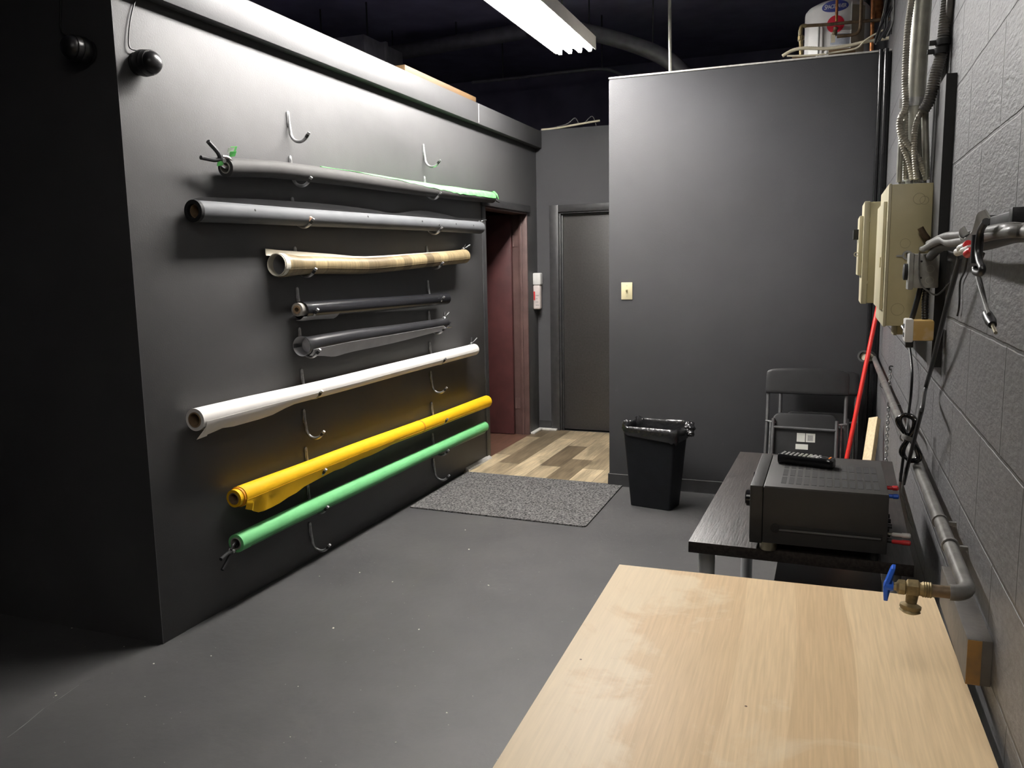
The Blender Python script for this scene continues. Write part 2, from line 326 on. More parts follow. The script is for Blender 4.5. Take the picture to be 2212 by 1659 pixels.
class MB:
    def __init__(s): s.v = []; s.f = []
    def add(s, vs, fs):
        o = len(s.v); s.v += [V(p) for p in vs]; s.f += [tuple(i + o for i in f) for f in fs]; return s
    def box(s, x0, x1, y0, y1, z0, z1, M=None):
        vs = [V((x, y, z)) for z in (z0, z1) for y in (y0, y1) for x in (x0, x1)]
        if M: vs = [M @ p for p in vs]
        return s.add(vs, [(0, 2, 3, 1), (4, 5, 7, 6), (0, 1, 5, 4), (2, 6, 7, 3), (0, 4, 6, 2), (1, 3, 7, 5)])
    def tube(s, pts, r, seg=12, caps=True, sx=1, sy=1):
        pts = [V(p) for p in pts]; fr = frames(pts); n = len(pts); vs = []; fs = []
        for i, p in enumerate(pts):
            ri = r[i] if isinstance(r, (list, tuple)) else r
            for k in range(seg):
                a = 2 * PI * k / seg; vs.append(p + fr[i][1] * (math.cos(a) * ri * sx) + fr[i][2] * (math.sin(a) * ri * sy))
        for i in range(n - 1):
            for k in range(seg):
                k2 = (k + 1) % seg; fs.append((i * seg + k, i * seg + k2, (i + 1) * seg + k2, (i + 1) * seg + k))
        if caps: fs.append(tuple(range(seg - 1, -1, -1))); fs.append(tuple((n - 1) * seg + k for k in range(seg)))
        return s.add(vs, fs)
    def shell(s, pts, ro, ri, seg=28):
        """hollow tube: outer and inner skin with closed end rings"""
        pts = [V(p) for p in pts]; fr = frames(pts); n = len(pts); vs = []; fs = []
        for rr in (ro, ri):
            for i, p in enumerate(pts):
                q = rr[i] if isinstance(rr, (list, tuple)) else rr
                for k in range(seg):
                    a = 2 * PI * k / seg; vs.append(p + fr[i][1] * (math.cos(a) * q) + fr[i][2] * (math.sin(a) * q))
        N = n * seg
        for i in range(n - 1):
            for k in range(seg):
                k2 = (k + 1) % seg
                fs.append((i * seg + k, i * seg + k2, (i + 1) * seg + k2, (i + 1) * seg + k))
                fs.append((N + i * seg + k, N + (i + 1) * seg + k, N + (i + 1) * seg + k2, N + i * seg + k2))
        e = (n - 1) * seg
        for k in range(seg):
            k2 = (k + 1) % seg
            fs.append((k, N + k, N + k2, k2)); fs.append((e + k, e + k2, N + e + k2, N + e + k))
        return s.add(vs, fs)
    def lathe(s, o, ax, prof, seg=24):
        o = V(o); t = V(ax).normalized(); a = V((0, 0, 1)) if abs(t.z) < .9 else V((1, 0, 0)); u = (a - t * a.dot(t)).normalized(); w = t.cross(u)
        vs = []; fs = []; n = len(prof)
        for r, h in prof:
            for k in range(seg):
                q = 2 * PI * k / seg; vs.append(o + t * h + (u * math.cos(q) + w * math.sin(q)) * max(r, 1e-5))
        for i in range(n - 1):
            for k in range(seg):
                k2 = (k + 1) % seg; fs.append((i * seg + k, i * seg + k2, (i + 1) * seg + k2, (i + 1) * seg + k))
        fs.append(tuple(range(seg - 1, -1, -1))); fs.append(tuple((n - 1) * seg + k for k in range(seg)))
        return s.add(vs, fs)
    def sheet(s, rows, th=.0012):
        R = len(rows); Cn = len(rows[0]); g = [[V(p) for p in r] for r in rows]; vs = []; fs = []
        nr = [[None] * Cn for _ in range(R)]
        for i in range(R):
            for j in range(Cn):
                a = g[min(i + 1, R - 1)][j] - g[max(i - 1, 0)][j]; b = g[i][min(j + 1, Cn - 1)] - g[i][max(j - 1, 0)]
                c = a.cross(b); nr[i][j] = c.normalized() if c.length > 1e-12 else V((0, 0, 1))
        for sgn in (1, -1):
            for i in range(R):
                for j in range(Cn): vs.append(g[i][j] + nr[i][j] * (sgn * th / 2))
        N = R * Cn; ix = lambda i, j, k=0: k * N + i * Cn + j
        for i in range(R - 1):
            for j in range(Cn - 1):
                fs.append((ix(i, j), ix(i + 1, j), ix(i + 1, j + 1), ix(i, j + 1))); fs.append((ix(i, j, 1), ix(i, j + 1, 1), ix(i + 1, j + 1, 1), ix(i + 1, j, 1)))
        for i in range(R - 1):
            for j in (0, Cn - 1): fs.append((ix(i, j), ix(i, j, 1), ix(i + 1, j, 1), ix(i + 1, j)) if j == 0 else (ix(i, j), ix(i + 1, j), ix(i + 1, j, 1), ix(i, j, 1)))
        for j in range(Cn - 1):
            for i in (0, R - 1): fs.append((ix(i, j), ix(i, j + 1), ix(i, j + 1, 1), ix(i, j, 1)) if i == 0 else (ix(i, j), ix(i, j, 1), ix(i, j + 1, 1), ix(i, j + 1)))
        return s.add(vs, fs)
    def prism(s, poly, fn, d0, d1):
        """poly: 2-D outline; fn(u, v, d) -> point"""
        n = len(poly); vs = [fn(u, v, d0) for u, v in poly] + [fn(u, v, d1) for u, v in poly]
        fs = [tuple(range(n - 1, -1, -1)), tuple(range(n, 2 * n))] + [(i, (i + 1) % n, n + (i + 1) % n, n + i) for i in range(n)]
        return s.add(vs, fs)
    def build(s, name, m, parent=None, bevel=0, smooth=True, loc=None, local=False, seg=2, angle=35):
        if parent is not None: org = V((0, 0, 0)) if local else ORG[parent.name]
        elif loc is not None: org = V(loc)
        else:
            lo = V([min(p[i] for p in s.v) for i in range(3)]); hi = V([max(p[i] for p in s.v) for i in range(3)]); org = V(((lo.x + hi.x) / 2, (lo.y + hi.y) / 2, lo.z))
        me = bpy.data.meshes.new(name); me.from_pydata([tuple(p - org) for p in s.v], [], s.f); me.update()
        bm = bmesh.new(); bm.from_mesh(me)
        bmesh.ops.recalc_face_normals(bm, faces=bm.faces)
        if bevel:
            ed = [e for e in bm.edges if len(e.link_faces) == 2 and e.calc_face_angle(0) > .5]
            bmesh.ops.bevel(bm, geom=ed, offset=bevel, segments=seg, affect='EDGES', profile=.5, clamp_overlap=True)
        bm.to_mesh(me); bm.free()
        if smooth: me.shade_smooth(); me.set_sharp_from_angle(angle=math.radians(angle))
        me.materials.append(m)
        o = bpy.data.objects.new(name, me); COL.objects.link(o)
        if parent is not None: o.parent = parent; ORG[o.name] = V((0, 0, 0)) if local else ORG[parent.name]
        else: o.location = org; ORG[o.name] = org
        return o
ORG = {}
def tag(o, label, cat, group=None, kind=None):
    o['label'] = label; o['category'] = cat
    if group: o['group'] = group
    if kind: o['kind'] = kind
    return o
def thing(name, label, cat, loc=(0, 0, 0), rz=0, group=None):
    o = bpy.data.objects.new(name, None); COL.objects.link(o); o.location = loc; o.rotation_euler = (0, 0, rz); o.empty_display_size = .05
    ORG[o.name] = V(loc); return tag(o, label, cat, group)
def plab(o, label): o['label'] = label; return o
def struct(mb, name, m, label, cat, bevel=0, parent=None):
    o = mb.build(name, m, parent, bevel=bevel, loc=(0, 0, 0) if parent is None else None)
    o['kind'] = 'structure'
    if parent is None: o['label'] = label; o['category'] = cat
    return o
def sempty(name, label, cat, loc):
    o = thing(name, label, cat, loc); o['kind'] = 'structure'; return o
def dup(root, loc, label=None):
    r = root.copy(); COL.objects.link(r); r.location = loc
    if label: r['label'] = label
    for ch in list(root.children):
        c = ch.copy(); COL.objects.link(c); c.parent = r
        for g in list(ch.children):
            d = g.copy(); COL.objects.link(d); d.parent = c
    return r
def flex_r(n, r): return [r if i % 2 else r * .84 for i in range(n)]
def PX(lst, ax, v): return [at(x, y, ax, v) for x, y in lst]

# ------------------------------------------------------------------ setting
struct(MB().box(-8, 1.5, -4, 10.5, -.1, 0), 'floor', m_floor, 'black painted concrete floor with pale specks of dust', 'floor')
struct(MB().box(XL, -1.44, 5.6, YB, 0, .007), 'floor', m_vinyl, 'taupe wood-look vinyl planks in the alcove before the doors', 'floor')
struct(MB().box(-6, XL, 5.7, 7.43, 0, .006), 'floor', m_redfloor, 'reddish wood floor inside the open doorway', 'floor')
struct(MB().box(-8, 1.5, -4, 10.5, 4.0, 4.1), 'ceiling', m_ceil, 'high black ceiling deck in shadow', 'ceiling')
struct(MB().box(-8, .5, 10.4, 10.5, 0, 4.0), 'wall_far', m_ceil, 'far black wall seen above the closets', 'wall')
struct(MB().box(-8, -7.9, -4, 10.4, 0, 4.0), 'wall_side', m_ceil, 'far left black wall of the hall', 'wall')

DY0, DY1, DZ, WT = 6.11, 7.10, 2.04, .135
w = MB().prism([(YF, 0), (DY0, 0), (DY0, DZ), (DY1, DZ), (DY1, 0), (YB + .1, 0), (YB + .1, 2.775), (YF, 2.775)], lambda u, v, d: V((d, u, v)), XL - WT, XL)
struct(w, 'wall_left', m_paint, 'satin black wall carrying two columns of hooks', 'wall', bevel=.004)
struct(MB().box(-7.9, XL - .0006, YF - .0008, YF + WT, 0, 2.775), 'wall_front', m_paint, 'unlit black wall facing the camera at far left', 'wall')
struct(MB().box(-7.9, XL, YF, YB + .1, 2.775, 2.785), 'ceiling', m_ceil, 'black lid on top of the left room', 'ceiling')
struct(MB().box(-7.9, XL - WT, YB, YB + .1, 0, 2.775), 'wall_inner', m_maroon, 'wall inside the room behind the open door', 'wall')
t1 = MB().box(XL, XL + .06, YF - .02, 5.90, 2.63, 2.78).box(XL, XL + .06, 5.906, YB - .01, 2.63, 2.78)
struct(t1, 'trim_1', m_paint, 'black painted boxed ledge along the top of the left wall', 'trim', bevel=.003)
struct(MB().box(XL + .0601, XL + .0612, 5.899, 5.905, 2.64, 2.775), 'trim_2', m_whitep, 'pale bare seam in the ledge above the right hooks', 'trim')
# back wall with door opening
DX0, DX1, DZ2 = -2.375, -1.50, 2.05
w = MB().prism([(XL, 0), (DX0, 0), (DX0, DZ2), (DX1, DZ2), (DX1, 0), (-1.44, 0), (-1.44, 2.79), (XL, 2.79)], lambda u, v, d: V((u, d, v)), YB, YB + .12)
struct(w, 'wall_back', m_paint2, 'black wall at the back of the alcove', 'wall')
struct(MB().box(-1.44, XR, YP, YP + .11, 0, 2.785).box(-1.44, -1.33, YP + .11, YB + .1, 0, 2.785), 'wall_partition', m_paint2, 'black painted closet partition with the light switch', 'wall', bevel=.012)
struct(MB().box(-1.44, XR, YP + .0, YB + .1, 2.785, 2.797), 'ceiling', m_whitep, 'closet top carrying the water heater', 'ceiling', bevel=.004)
struct(MB().box(XR, XR + .2, -4, 10.4, 0, 4.0), 'wall_right', m_block, 'black painted concrete block wall', 'wall')
# base trims
b = MB().prism([(0, 0), (.010, 0), (.007, .01), (.005, .085), (0, .088)], lambda u, v, d: V((d, YP - u, v)), -1.445, XR)
b.prism([(0, 0), (.010, 0), (.007, .01), (.005, .085), (0, .088)], lambda u, v, d: V((-1.44 - u, d, v)), YP - .005, YB)
struct(b, 'baseboard_partition', m_vbase, 'black vinyl cove base along the partition', 'baseboard')
b = MB().prism([(0, 0), (.010, 0), (.007, .01), (.005, .085), (0, .088)], lambda u, v, d: V((d, YB - u, v + .007)), XL, -2.465)
struct(b, 'baseboard_back', m_vbase, 'short black cove base left of the black door', 'baseboard')
struct(MB().prism([(0, 0), (.030, 0), (.027, .009), (.009, .022), (0, .024)], lambda u, v, d: V((XL + u, d, .007 + v)), 5.63, 6.09), 'trim_3', m_whitep, 'bare white strip at the foot of the left wall beside the doorway', 'trim')
struct(MB().box(XL, XL + .04, 7.11, YB, .007, .025).box(XL + .04, -2.40, YB - .05, YB, .007, .025), 'trim_4', m_whitep, 'bare white strip in the alcove corner by the black door', 'trim', bevel=.004)

# door 1 : open maroon door in the left wall
d = sempty('door_1', 'maroon door standing open inside the brown-jambed doorway', 'door', (XL, 6.6, 0))
lf = MB().box(-3.58, XL - WT - .005, DY1 - .06, DY1 - .02, .012, DZ - .015).build('door_leaf', m_maroon, d, bevel=.002)
j = MB().box(XL - WT - .005, XL + .002, DY1 - .02, DY1 + .002, .006, DZ)
j.box(XL - .075, XL - .045, DY1 - .033, DY1 - .02, .006, DZ - .02)
j.box(XL - WT - .005, XL + .002, DY0, DY1 - .02, DZ - .015, DZ)
j.build('door_jamb', m_jamb, d, bevel=.002)
MB().box(XL - WT - .005, XL + .004, DY0 - .002, DY0 + .02, .006, DZ).box(XL, XL + .006, DY0 - .06, DY0, .0, DZ).build('near_jamb', m_trim, d, bevel=.002)
MB().box(XL, XL + .022, DY0 - .07, DY1 + .03, DZ, DZ + .06).build('door_header', m_trim, d, bevel=.003)
for z in (.25, 1.74):
    MB().tube([V((XL - WT + .006, DY1 - .027, z)), V((XL - WT + .006, DY1 - .027, z + .1))], .009, 10).box(XL - WT + .008, XL - WT + .05, DY1 - .0235, DY1 - .0195, z, z + .1).build('hinge', m_jamb, d)
# door 2 : closed black door in the back wall
d = sempty('door_2', 'closed black flush door in the alcove back wall', 'door', (-1.94, YB, 0))
MB().box(DX0 + .022, DX1 - .02, YB + .05, YB + .09, .015, DZ2 - .02).build('door_leaf', m_door, d, bevel=.002)
c = MB().box(DX0 - .085, DX0, YB - .016, YB + .002, 0, DZ2 + .065).box(DX1, DX1 + .06, YB - .016, YB + .002, 0, DZ2 + .065).box(DX0, DX1, YB - .016, YB + .002, DZ2, DZ2 + .065)
c.box(DX0, DX0 + .018, YB, YB + .11, 0, DZ2).box(DX1 - .016, DX1, YB, YB + .11, 0, DZ2).box(DX0, DX1, YB, YB + .11, DZ2 - .016, DZ2)
c.box(DX0 + .016, DX0 + .03, YB + .03, YB + .048, 0, DZ2 - .016).box(DX0, DX1, YB + .03, YB + .048, DZ2 - .03, DZ2 - .015)
c.build('door_frame', m_trim, d, bevel=.003)

# ------------------------------------------------------------------ hooks
def hook_proto():
    h = thing('wall_hook', '', 'hook', (0, 0, 0), group='galvanised J hooks on the left wall')
    path = [V((.007, 0, -.022)), V((.008, 0, -.05)), V((.0115, 0, -.082))]
    cx, cz, R = .066, -.101, .0525
    for k in range(0, 13):
        a = PI + (PI * .80) * k / 12
        path.append(V((cx + R * math.cos(a), 0, cz + R * math.sin(a))))
    path.append(path[-1] + (path[-1] - path[-2]).normalized() * .022)
    path = smooth_path(path, 3)
    n = len(path)
    rr = [.0062 + .0018 * min(1, i / 8) for i in range(n)]
    cut = n - 5
    MB().tube(path[:cut + 1], rr[:cut + 1], 12).build('hook_bar', m_steel, h, local=True)
    MB().tube(path[cut:-1], [.0083] * len(path[cut:-1]), 12).build('tip_band', m_rubber, h, local=True)
    MB().tube([path[-2], path[-1] + (path[-1] - path[-2]) * .5], .0075, 12).build('tip', m_steel, h, local=True)
    # flattened plate
    pl = []
    for k in range(9): a = PI * k / 8; pl.append((.0105 * math.cos(a), -.0105 + .0105 * math.sin(a)))
    pl += [(-.0105, -.05), (-.008, -.075), (.008, -.075), (.0105, -.05)]
    MB().prism(pl, lambda u, v, d: V((d, u, v)), 0, .0075).build('mounting_plate', m_steel, h, local=True, bevel=.0015)
    for z in (-.016, -.058): MB().lathe(V((.0072, 0, z)), (1, 0, 0), [(.0055, 0), (.0055, .0012), (.003, .003)], 10).build('screw', m_steel, h, local=True)
    return h
LY, RY = 3.597, 5.084
LZ = [2.350, 2.133, 1.928, 1.678, 1.471, 1.263, 1.046, .831, .627, .424, .213]
RZ = [2.383, 2.172, 1.942, 1.709, 1.478, 1.268, 1.055, .853, .633, .412, .231]
what = ['empty', 'the charcoal paper roll under green paint', 'the slate grey paper roll', 'the wood-print vinyl roll', 'the glossy black vinyl roll', 'the loose black film roll',
        'the white paper roll', 'gap', 'the yellow paper roll', 'the green paper roll', 'low']
def hlabel(k, side):
    col = 'camera-side column' if side == 'L' else 'doorway-side column'
    if k == 0: return 'bare steel J hook topmost in the %s, nothing on it' % col
    if k == 7: return 'bare steel J hook between white and yellow rolls in the %s' % col
    if k == 10: return 'bare steel J hook lowest in the %s, just above the floor' % col
    return 'steel J hook in the %s holding %s' % (col, what[k])
HK = hook_proto(); HK.location = (XL, LY, LZ[0]); HK['label'] = hlabel(0, 'L')
for k in range(11):
    for side, y, zz in (('L', LY, LZ), ('R', RY, RZ)):
        if k == 0 and side == 'L': continue
        hk = dup(HK, (XL, y, zz[k]), hlabel(k, side))
        if k == 2 and side == 'L':
            MB().lathe(V((.100, 0, -.128)), (.25, 0, 1), [(.006, 0), (.0115, .004), (.0115, .024), (.006, .029)], 12).build('foam_tip', m_peach, hk, local=True)

# ------------------------------------------------------------------ rolls
AX = XL + .066
def axis_path(pl, ax=AX, n=6): return smooth_path(PX(pl, 0, ax), n)
def lerp_r(path, r0, r1): n = len(path) - 1; return [r0 + (r1 - r0) * i / n for i in range(n + 1)]
def along_y(path, y):
    for a, b in zip(path, path[1:]):
        if a.y <= y <= b.y: return a.lerp(b, (y - a.y) / max(1e-9, b.y - a.y))
    return path[0] if y < path[0].y else path[-1]
def flap(path, radii, edge_px, ax_edge, a0, bulge=.3, rows=7, n=3, jag=0):
    """loose sheet leaving the roll at angle a0 (0 = towards the room, 90 = up) and ending on the traced edge"""
    edge = smooth_path(PX(edge_px, 0, ax_edge), n); R = []
    for k in range(rows):
        t = k / (rows - 1); row = []
        for e in edge:
            c = along_y(path, e.y); f = (e.y - path[0].y) / (path[-1].y - path[0].y); f = min(1, max(0, f)); r = radii[min(len(radii) - 1, max(0, round(f * (len(radii) - 1))))] + .0012
            s = V((c.x + r * math.cos(a0), e.y, c.z + r * math.sin(a0)))
            tan = V((math.sin(a0), 0, -math.cos(a0))) if a0 < .5 else V((-math.sin(a0), 0, math.cos(a0)))
            ee = e + V((0, 0, random.uniform(-jag, jag))) if k == rows - 1 else e
            mid = s + tan * ((ee - s).length * .5)
            row.append(s * (1 - t) ** 2 + mid * (2 * t * (1 - t)) + ee * t * t)
        R.append(row)
    return R
def rprof(p, r0, rL, rR, r1):
    ks = [(p[0].y, r0), (max(LY, p[0].y + .05) - .03, rL), (LY + .05, rL), (RY - .05, rR), (min(RY, p[-1].y - .01), rR), (p[-1].y, r1)]; out = []
    for q in p:
        v = ks[-1][1]
        for (a, u), (b, w_) in zip(ks, ks[1:]):
            if a <= q.y <= b:
                t = (q.y - a) / max(1e-6, b - a); t = t * t * (3 - 2 * t); v = u + (w_ - u) * t; break
        if q.y <= ks[0][0]: v = ks[0][1]
        out.append(v)
    return out
def roll_thing(label, pl, r0, r1, m, core_r=.022, core_m=None, layers=0, layer_m=None, ax=AX, thick=None, cat='paper roll'):
    p = axis_path(pl, ax); p = resample(p, .03); rad = rprof(p, r0, min(r0, .0438), min(r1, .0438), r1)
    root = thing('backdrop_roll', label, cat, (ax, (p[0].y + p[-1].y) / 2, min(a.z for a in p) - r0), group='rolls hanging on the left wall hooks')
    if thick: MB().shell(p, rad, [q - thick for q in rad]).build('rolled_sheet', m, root)
    else:
        MB().shell(p, rad, core_r + .0002).build('rolled_sheet', m, root)
        if core_m:
            dirs = (p[0] - p[1]).normalized(); dire = (p[-1] - p[-2]).normalized()
            MB().shell([p[0] + dirs * .004] + p + [p[-1] + dire * .004], core_r, core_r - .0045, 20).build('cardboard_core', core_m, root)
    return root, p, rad

# 1 charcoal with green painted sheet
root, p1, rad1 = roll_thing('charcoal paper roll streaked with bright green paint, topmost on the hooks', [(487, 362), (580, 365), (660, 374), (760, 387), (850, 400), (950, 414), (1062, 427)],   .041, .042, m_paper_g, .026, m_coreg)
R = []; nst = 46
for k in range(8):
    row = []
    for i in range(nst):
        f = .24 + .755 * i / (nst - 1); y = p1[0].y + (p1[-1].y - p1[0].y) * f; c = along_y(p1, y)
        wd = max(.03, min(1, (f - .28) / .5)); a1 = math.radians(108); a0 = math.radians(82 - 88 * wd ** .9 + random.uniform(-5, 5) * (k == 7))
        a = a1 + (a0 - a1) * k / 7; r = .0436 + .0012 * math.sin(f * 40 + k); row.append(V((c.x + r * math.cos(a), y, c.z + r * math.sin(a))))
    R.append(row)
plab(MB().sheet(R, .0012).build('green_painted_sheet', m_chroma, root), 'bright green painted strip')
e = p1[-1]
tl = MB().sheet([[e + V((.02, -.03, .045)), e + V((.02, .01, .05))], [e + V((.03, .03, .02)), e + V((.03, .045, .03))], [e + V((.03, .07, -.01)), e + V((.03, .075, -.008))]], .002).build('paper_tail', m_chroma, root)
# 2 slate with black backing sheet
root, p2, rad2 = roll_thing('slate grey paper roll with a loose black sheet standing behind it', [(424, 456), (500, 460), (700, 472), (900, 483), (1036, 492)], .0455, .045, m_paper_g2, .030, m_card)
d0 = (p2[0] - p2[1]).normalized()
plab(MB().shell([p2[0] + d0 * .001, p2[0] + d0 * .020], [.047, .047], [.0302, .0302]).build('end_wrap', m_paper_k, root), 'black paper ring at the end')
R = flap(p2, rad2, [(410, 440), (428, 427), (500, 428), (590, 432), (700, 440), (800, 452), (852, 461), (905, 455), (960, 463), (1030, 485)], XL + .03, math.radians(135))
plab(MB().sheet(R, .0012).build('loose_sheet', m_paper_k, root), 'loose black sheet')
for i in range(6):
    f = [.11, .44, .66, .74, .83, .93][i]; c = along_y(p2, p2[0].y + (p2[-1].y - p2[0].y) * f); a = [.35, .5, .3, -.1, .25, .2][i]
    q = c + V((.0462 * math.cos(a), 0, .0462 * math.sin(a))); n = V((math.cos(a), 0, math.sin(a)))
    MB().lathe(q - n * .001, n, [(.006, 0), (.0055, .0012), (.002, .002)], 7).build('tape_scrap', m_paper_k, root)
# 3 wood print vinyl
root, p3, rad3 = roll_thing('wood-print vinyl floor roll, cream backed and sagging between its hooks', [(600, 572), (650, 572), (697, 572), (799, 573), (907, 563), (1003, 553)], .057, .048, m_band, thick=.003, cat='vinyl roll')
d3 = (p3[0] - p3[1]).normalized()
for q in (.0, .006, .012): pass
MB().shell([p3[0] + d3 * .012, p3[0], p3[1]], [.0535, .0535, .0532], [.0510, .0510, .0506]).build('inner_layer', m_vback, root)
MB().shell([p3[0] + d3 * .006, p3[0], p3[1]], [.0573, .0573, .0569], [.0546, .0546, .0540]).build('middle_layer', m_vback, root)
MB().shell(p3, [q - .0032 for q in rad3], [q - .0042 for q in rad3]).build('grey_inner_face', m_filmback, root)
R = flap(p3, rad3, [(573, 537), (610, 541), (640, 543), (720, 549), (790, 554), (900, 547), (1000, 540)], XL + .02, math.radians(128))
plab(MB().sheet(R, .002).build('loose_edge', m_vback, root), 'cream back of the loose edge')
R = []
for k in range(10):
    a = math.radians(-22 - 100 * k / 9); row = []
    for i in range(30):
        f = i / 29; y = p3[0].y + .02 + (p3[-1].y - p3[0].y - .02) * f; c = along_y(p3, y); r = rad3[round(f * (len(rad3) - 1))] + .0012 + .004 * k / 9
        row.append(V((c.x + r * math.cos(a), y, c.z + r * math.sin(a))))
    R.append(row)
MB().sheet(R, .0015).build('turned_under_edge', m_band, root)
# 4 glossy black
root, p4, rad4 = roll_thing('glossy black vinyl roll with a pale cardboard core showing', [(650, 671), (750, 663), (850, 655), (963, 645)], .0465, .040, m_film, thick=.0015, cat='vinyl roll')
d4 = (p4[0] - p4[1]).normalized(); of = V((-.006, 0, .006))
inn = [p4[0] + d4 * .024 + of, p4[0] + of, p4[5] + of]
MB().shell(inn, .034, .022).build('inner_roll', m_coreg, root)
MB().shell([inn[0] + d4 * .004, inn[1], inn[2]], .0218, .012).build('cardboard_core', m_card, root)
R = flap(p4, rad4, [(640, 692), (655, 693), (680, 690), (720, 688)], XL + .06, math.radians(-40)); MB().sheet(R, .001).build('loose_edge', m_filmback, root)
# 5 loose film
root, p5, rad5 = roll_thing('loosely rolled black film with grey inside, below the glossy black roll', [(652, 748), (750, 730), (850, 715), (962, 697)], .054, .034, m_film2, thick=.0015, cat='vinyl roll', ax=XL + .070)
MB().shell([a + V((-.002, 0, 0)) for a in p5], [q - .0018 for q in rad5], [q - .0035 for q in rad5]).build('grey_inner_face', m_filmback, root)
c5 = p5[2]; MB().lathe(c5, d4, [(rad5[2] - .004, 0), (rad5[2] - .004, .002), (.02, .006)], 24).build('pale_plug', m_pale, root)  # added disc, its pale colour stands for light through the film
R = flap(p5, rad5, [(668, 768), (700, 769), (724, 770), (760, 760), (850, 741), (955, 714)], XL + .085, math.radians(-25))
plab(MB().sheet(R, .001).build('loose_edge', m_filmback, root), 'grey underside of the loose edge')
# 6 white
root, p6, rad6 = roll_thing('white paper roll with a torn sheet hanging off its left end', [(421, 907), (560, 872), (720, 833), (870, 794), (1024, 755)], .049, .043, m_pwhite, .033, m_card)
R = flap(p6, rad6, [(437, 943), (480, 926), (560, 906), (640, 872), (690, 852), (740, 844), (790, 832), (840, 814), (890, 800), (960, 782), (1024, 768)], XL + .085, math.radians(-8), jag=.003)
MB().sheet(R, .0012).build('hanging_sheet', m_pwhite, root)
q = R[-1][0]
MB().sheet([[R[2][0], R[2][1]], [R[-1][0] + V((-.004, -.03, -.01)), R[-1][1] + V((0, -.01, -.006))]], .001).build('torn_corner', m_pwhite, root)
# 7 yellow
root, p7, rad7 = roll_thing('golden yellow paper roll with a creased hanging flap', [(516, 1073), (650, 1020), (780, 969), (910, 921), (1051, 867)], .0485, .047, m_pyel, .028, m_card)
d7 = (p7[0] - p7[1]).normalized()
plab(MB().shell([p7[0] + d7 * .002, p7[0] + d7 * .012], .0452, .0305).build('orange_layer', m_porange, root), 'orange tinted paper edge')
MB().shell([p7[0] + d7 * .006, p7[0] + d7 * .035], .041, .0285).build('inner_layer', m_pyel, root)
MB().shell([p7[0] + d7 * .037, p7[0]], .028, .0235, 20).build('core_end', m_card, root)
R = flap(p7, rad7, [(530, 1100), (560, 1105), (588, 1096), (640, 1063), (690, 1032), (740, 1010), (800, 984), (848, 960)], XL + .1, math.radians(-12), jag=.004)
for row in R[2:]:
    for i in range(len(row)): row[i] = row[i] + V((.012 * math.sin(i * 1.9) * max(0, 1 - i / 9), 0, 0))
MB().sheet(R, .0012).build('hanging_flap', m_pyel, root)
R = flap(p7, rad7, [(858, 944), (900, 928), (940, 914), (1000, 895), (1049, 881)], XL + .09, math.radians(-20), jag=.002)
MB().sheet(R, .0012).build('hanging_flap', m_pyel, root)
i7 = int(len(p7) * .605); dd = (p7[i7 + 1] - p7[i7]).normalized()
plab(MB().shell([p7[i7], p7[i7] + dd * .012], .0455, .043).build('tie_band', m_porange, root), 'orange band')
# 8 green
root, p8, rad8 = roll_thing('mint green paper roll, lowest on the hooks', [(510, 1174), (640, 1111), (780, 1046), (910, 985), (1046, 921)], .043, .039, m_pgreen, .029, m_coreg)
R = flap(p8, rad8, [(535, 1180), (600, 1146), (690, 1101), (800, 1050), (900, 1003), (1046, 936)], XL + .075, math.radians(-35))
plab(MB().sheet(R, .0012).build('loose_edge', m_pgreen2, root), 'darker loose edge')

# ------------------------------------------------------------------ spring clamps
def clamp(name, label, pos, d_handle, up, size, m_h, m_j, tipm=None):
    """A-clamp: pivot at pos, handles pointing along d_handle, opened along up"""
    pos = V(pos); d = V(d_handle).normalized(); u = V(up); u = (u - d * u.dot(d)).normalized(); s = size
    root = thing(name, label, 'clamp', pos, group='spring clamps on the roll ends')
    for sg in (1, -1):
        MB().tube(smooth_path([pos + d * .005 * s - u * (sg * .004 * s), pos + d * .03 * s + u * (sg * .014 * s), pos + d * .085 * s + u * (sg * .03 * s)], 5), .0075 * s, 10).build('handle', m_h, root)
        jw = MB().tube(smooth_path([pos + d * .006 * s + u * (sg * .010 * s), pos - d * .02 * s + u * (sg * .017 * s), pos - d * .05 * s + u * (sg * .006 * s)], 4), .006 * s, 8).build('jaw', m_j, root)
        if tipm: MB().lathe(pos - d * .05 * s + u * (sg * .006 * s), u * sg, [(.009 * s, -.003 * s), (.009 * s, .006 * s), (.004 * s, .009 * s)], 8).build('jaw_pad', tipm, jw)
    w = d.cross(u)
    MB().tube([pos - w * .012 * s, pos + w * .012 * s], .0075 * s, 12).build('pivot_spring', m_steel, root)
    return root
e1 = p1[0]
cl = clamp('spring_clamp', 'steel spring clamp with green tape biting the near end of the top roll', e1 + V((.015, -.035, .028)), (-.06, -1, .32), (.35, 0, 1), 1.25, m_dkmetal, m_chrome)
for dx, dy, dz, m in ((.02, .03, .045, m_chroma), (.035, .005, .02, m_chroma), (-.005, -.03, -.02, m_chroma), (.015, .02, .04, m_white)):
    q = e1 + V((.01 + dx, -.03 + dy, .02 + dz)); MB().sheet([[q, q + V((.012, .022, .004))], [q + V((.008, -.002, .022)), q + V((.02, .026, .026))]], .002).build('tape_flag', m, cl)
clamp('spring_clamp', 'small clamp with a blue tip at the doorway end of the top roll', p1[-1] + V((.012, .04, -.012)), (.1, 1, .1), (0, 0, 1), .8, m_dkmetal, m_steel, m_blue)
clamp('spring_clamp', 'small steel clamp at the doorway end of the slate roll', p2[-1] + V((.0, .0, .044)), (.15, 1, .16), (1, 0, .3), .75, m_chrome, m_chrome)
